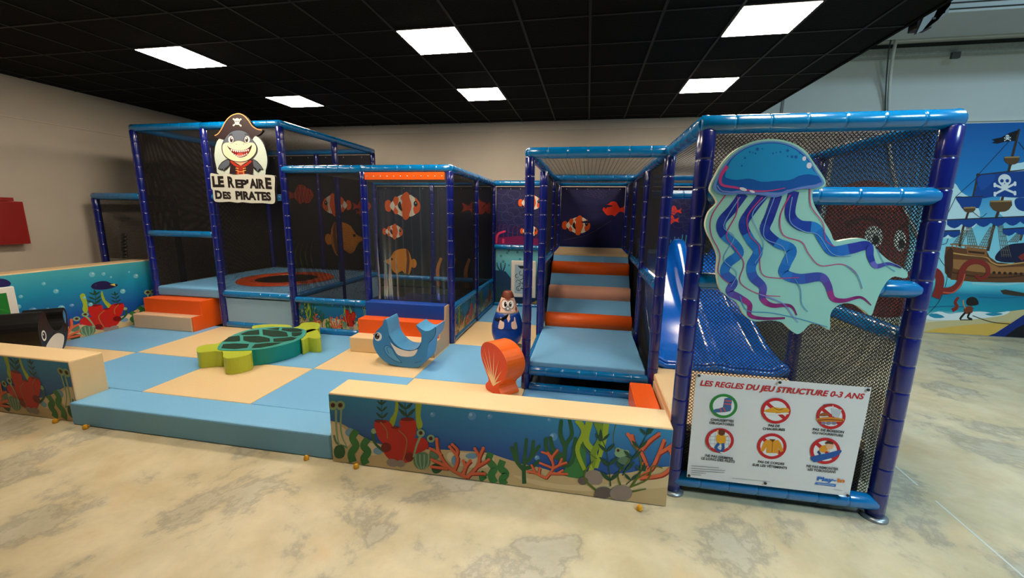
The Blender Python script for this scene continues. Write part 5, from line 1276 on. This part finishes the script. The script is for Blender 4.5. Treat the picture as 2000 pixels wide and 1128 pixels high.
A_.poly(DKB, [(212, 402), (270, 402), (335, 396), (322, 455), (285, 448), (250, 462), (232, 440)], 3); A_.poly(DKB, [(500, 410), (560, 405), (640, 400), (620, 470), (530, 470), (497, 445)], 3)
def scallop(xa, ya2, xb, yb2, h, n):
    A_.line((40, 40, 50), [(xa, ya2), (xb, yb2)], 5, n=0); P_ = [(xa, ya2 + 3), (xb, yb2 + 3)]
    Q_ = []
    for k in range(n * 4 + 1):
        t = 1 - k / (n * 4); Q_.append((xa + (xb - xa) * t, ya2 + (yb2 - ya2) * t + h * (.55 + .45 * abs(math.sin(math.pi * t * n)))))
    A_.poly(DKB, P_ + Q_)
scallop(170, 512, 660, 490, 42, 7); scallop(60, 568, 232, 562, 34, 3); scallop(436, 556, 680, 540, 34, 4)
A_.line((50, 44, 40), [(310, 298), (640, 262)], 5, n=0); A_.line((50, 44, 40), [(210, 404), (345, 400)], 4, n=0)
for p in ([(510, 90), (320, 296)], [(330, 296), (212, 402)], [(212, 402), (165, 500)], [(512, 140), (560, 200), (620, 260)], [(360, 480), (330, 500), (290, 470)], [(130, 630), (165, 625), (175, 600)], [(100, 640), (150, 720), (175, 740)], [(175, 740), (165, 820), (130, 905), (65, 975)]): A_.line(ROPE, p, 2.5)
# crow's nests, flag
for x, y, w, h in ((480, 214, 36, 34), (428, 424, 52, 50), (277, 455, 28, 22)):
    A_.poly((92, 66, 40), [(x - w, y), (x + w, y - 2), (x + w * .72, y + h * .8), (x, y + h), (x - w * .72, y + h * .8)], 2); A_.line((160, 126, 80), [(x - w, y), (x + w, y - 2)], 7, n=0)
A_.poly((18, 20, 28), [(383, 128), (430, 118), (470, 96), (514, 82), (500, 112), (498, 134), (450, 138), (410, 148), (385, 144), (400, 136)], 0)
def skull(x, y, s, c=(222, 226, 226)):
    for p in (((x - s * 1.5, y + s * .75), (x + s * 1.6, y + s * 2.0)), ((x + s * 1.6, y + s * .55), (x - s * 1.5, y + s * 2.15))):
        A_.line(c, p, s * .34, n=0)
        for q in p: A_.ell(c, q[0], q[1] - s * .13, s * .22); A_.ell(c, q[0], q[1] + s * .16, s * .22)
    A_.ell(c, x, y, s, s * .92); A_.poly(c, [(x - s * .55, y + s * .5), (x + s * .6, y + s * .5), (x + s * .5, y + s * 1.3), (x - s * .45, y + s * 1.3)])
    for k in (-1, 1): A_.ell(DKB, x + k * s * .42, y + s * .12, s * .28, s * .26)
    A_.poly(DKB, [(x - s * .1, y + s * .62), (x + s * .12, y + s * .62), (x, y + s * .4)])
skull(445, 322, 31); skull(458, 114, 9)
# octopus
OC, OCD = (132, 40, 34), (86, 24, 24)
hh = lambda px_, py_: ((px_ - 1780) * 2.45, (py_ - 220) * 2.45)
A_.poly(OC, [hh(*q) for q in ((1600, 430), (1612, 390), (1640, 365), (1690, 352), (1735, 360), (1762, 390), (1772, 430), (1776, 470), (1770, 500), (1760, 560), (1790, 600), (1740, 620), (1680, 610), (1640, 590), (1620, 540), (1600, 490))], 3)
A_.poly((190, 70, 50), [hh(*q) for q in ((1650, 380), (1700, 368), (1740, 380), (1750, 410), (1700, 400), (1650, 410))], 3)
A_.line(OCD, [hh(1650, 440), hh(1690, 425), hh(1725, 440)], 30, 20); A_.line(OCD, [hh(1775, 430), hh(1755, 450)], 18)
for x, y in ((1706, 462), (1757, 470)): A_.ell((222, 226, 214), *hh(x, y), 44 if x < 1730 else 30, 52); A_.ell((20, 24, 24), *hh(x + 4, y + 6), 16, 22)
A_.line(OC, [hh(1760, 560), hh(1790, 520), hh(1800, 480), hh(1790, 460)], 44, 16)
A_.line(OC, [(60, 770), (110, 760), (135, 790), (130, 840), (115, 885)], 42, 40); A_.line(OC, [(115, 850), (180, 850), (225, 820), (240, 760), (270, 720), (320, 712), (362, 735), (362, 775), (330, 795), (308, 775)], 34, 16); A_.line((200, 90, 66), [(150, 858), (200, 858), (240, 815), (255, 770)], 6)
A_.line(OC, [(226, 882), (210, 905), (218, 930), (195, 945)], 12, 20)
A_.line(OC, [(520, 700), (539, 685), (580, 690)], 26)
# beach pirate
A_.poly((30, 26, 24), [(262, 912), (268, 888), (295, 880), (315, 892), (322, 915), (300, 922), (275, 922)], 2); A_.poly((120, 60, 36), [(255, 930), (290, 925), (292, 955), (262, 962), (250, 950)], 2); A_.line((190, 140, 100), [(258, 935), (248, 910), (250, 895)], 6)
A_.line((36, 28, 26), [(258, 955), (240, 975), (232, 988)], 10); A_.line((36, 28, 26), [(280, 955), (270, 978), (290, 988)], 10); A_.line((30, 26, 24), [(232, 990), (292, 990)], 4, n=0); A_.line((60, 50, 40), [(292, 970), (380, 1000), (470, 1010)], 4)
A_.poly((60, 50, 40), [(425, 850), (450, 845), (539, 862), (620, 870), (600, 880), (500, 876), (440, 868)], 0)
# dark ship bow at the lower right
A_.poly((14, 44, 120), [(355, 1070), (400, 1055), (470, 1010), (539, 965), (640, 860), (900, 700), (900, 1120), (500, 1090)], 0); A_.poly((16, 18, 26), [(430, 1082), (500, 1030), (560, 1000), (700, 900), (900, 800), (900, 1120)], 0)
b.make('painted_surface', Mu)
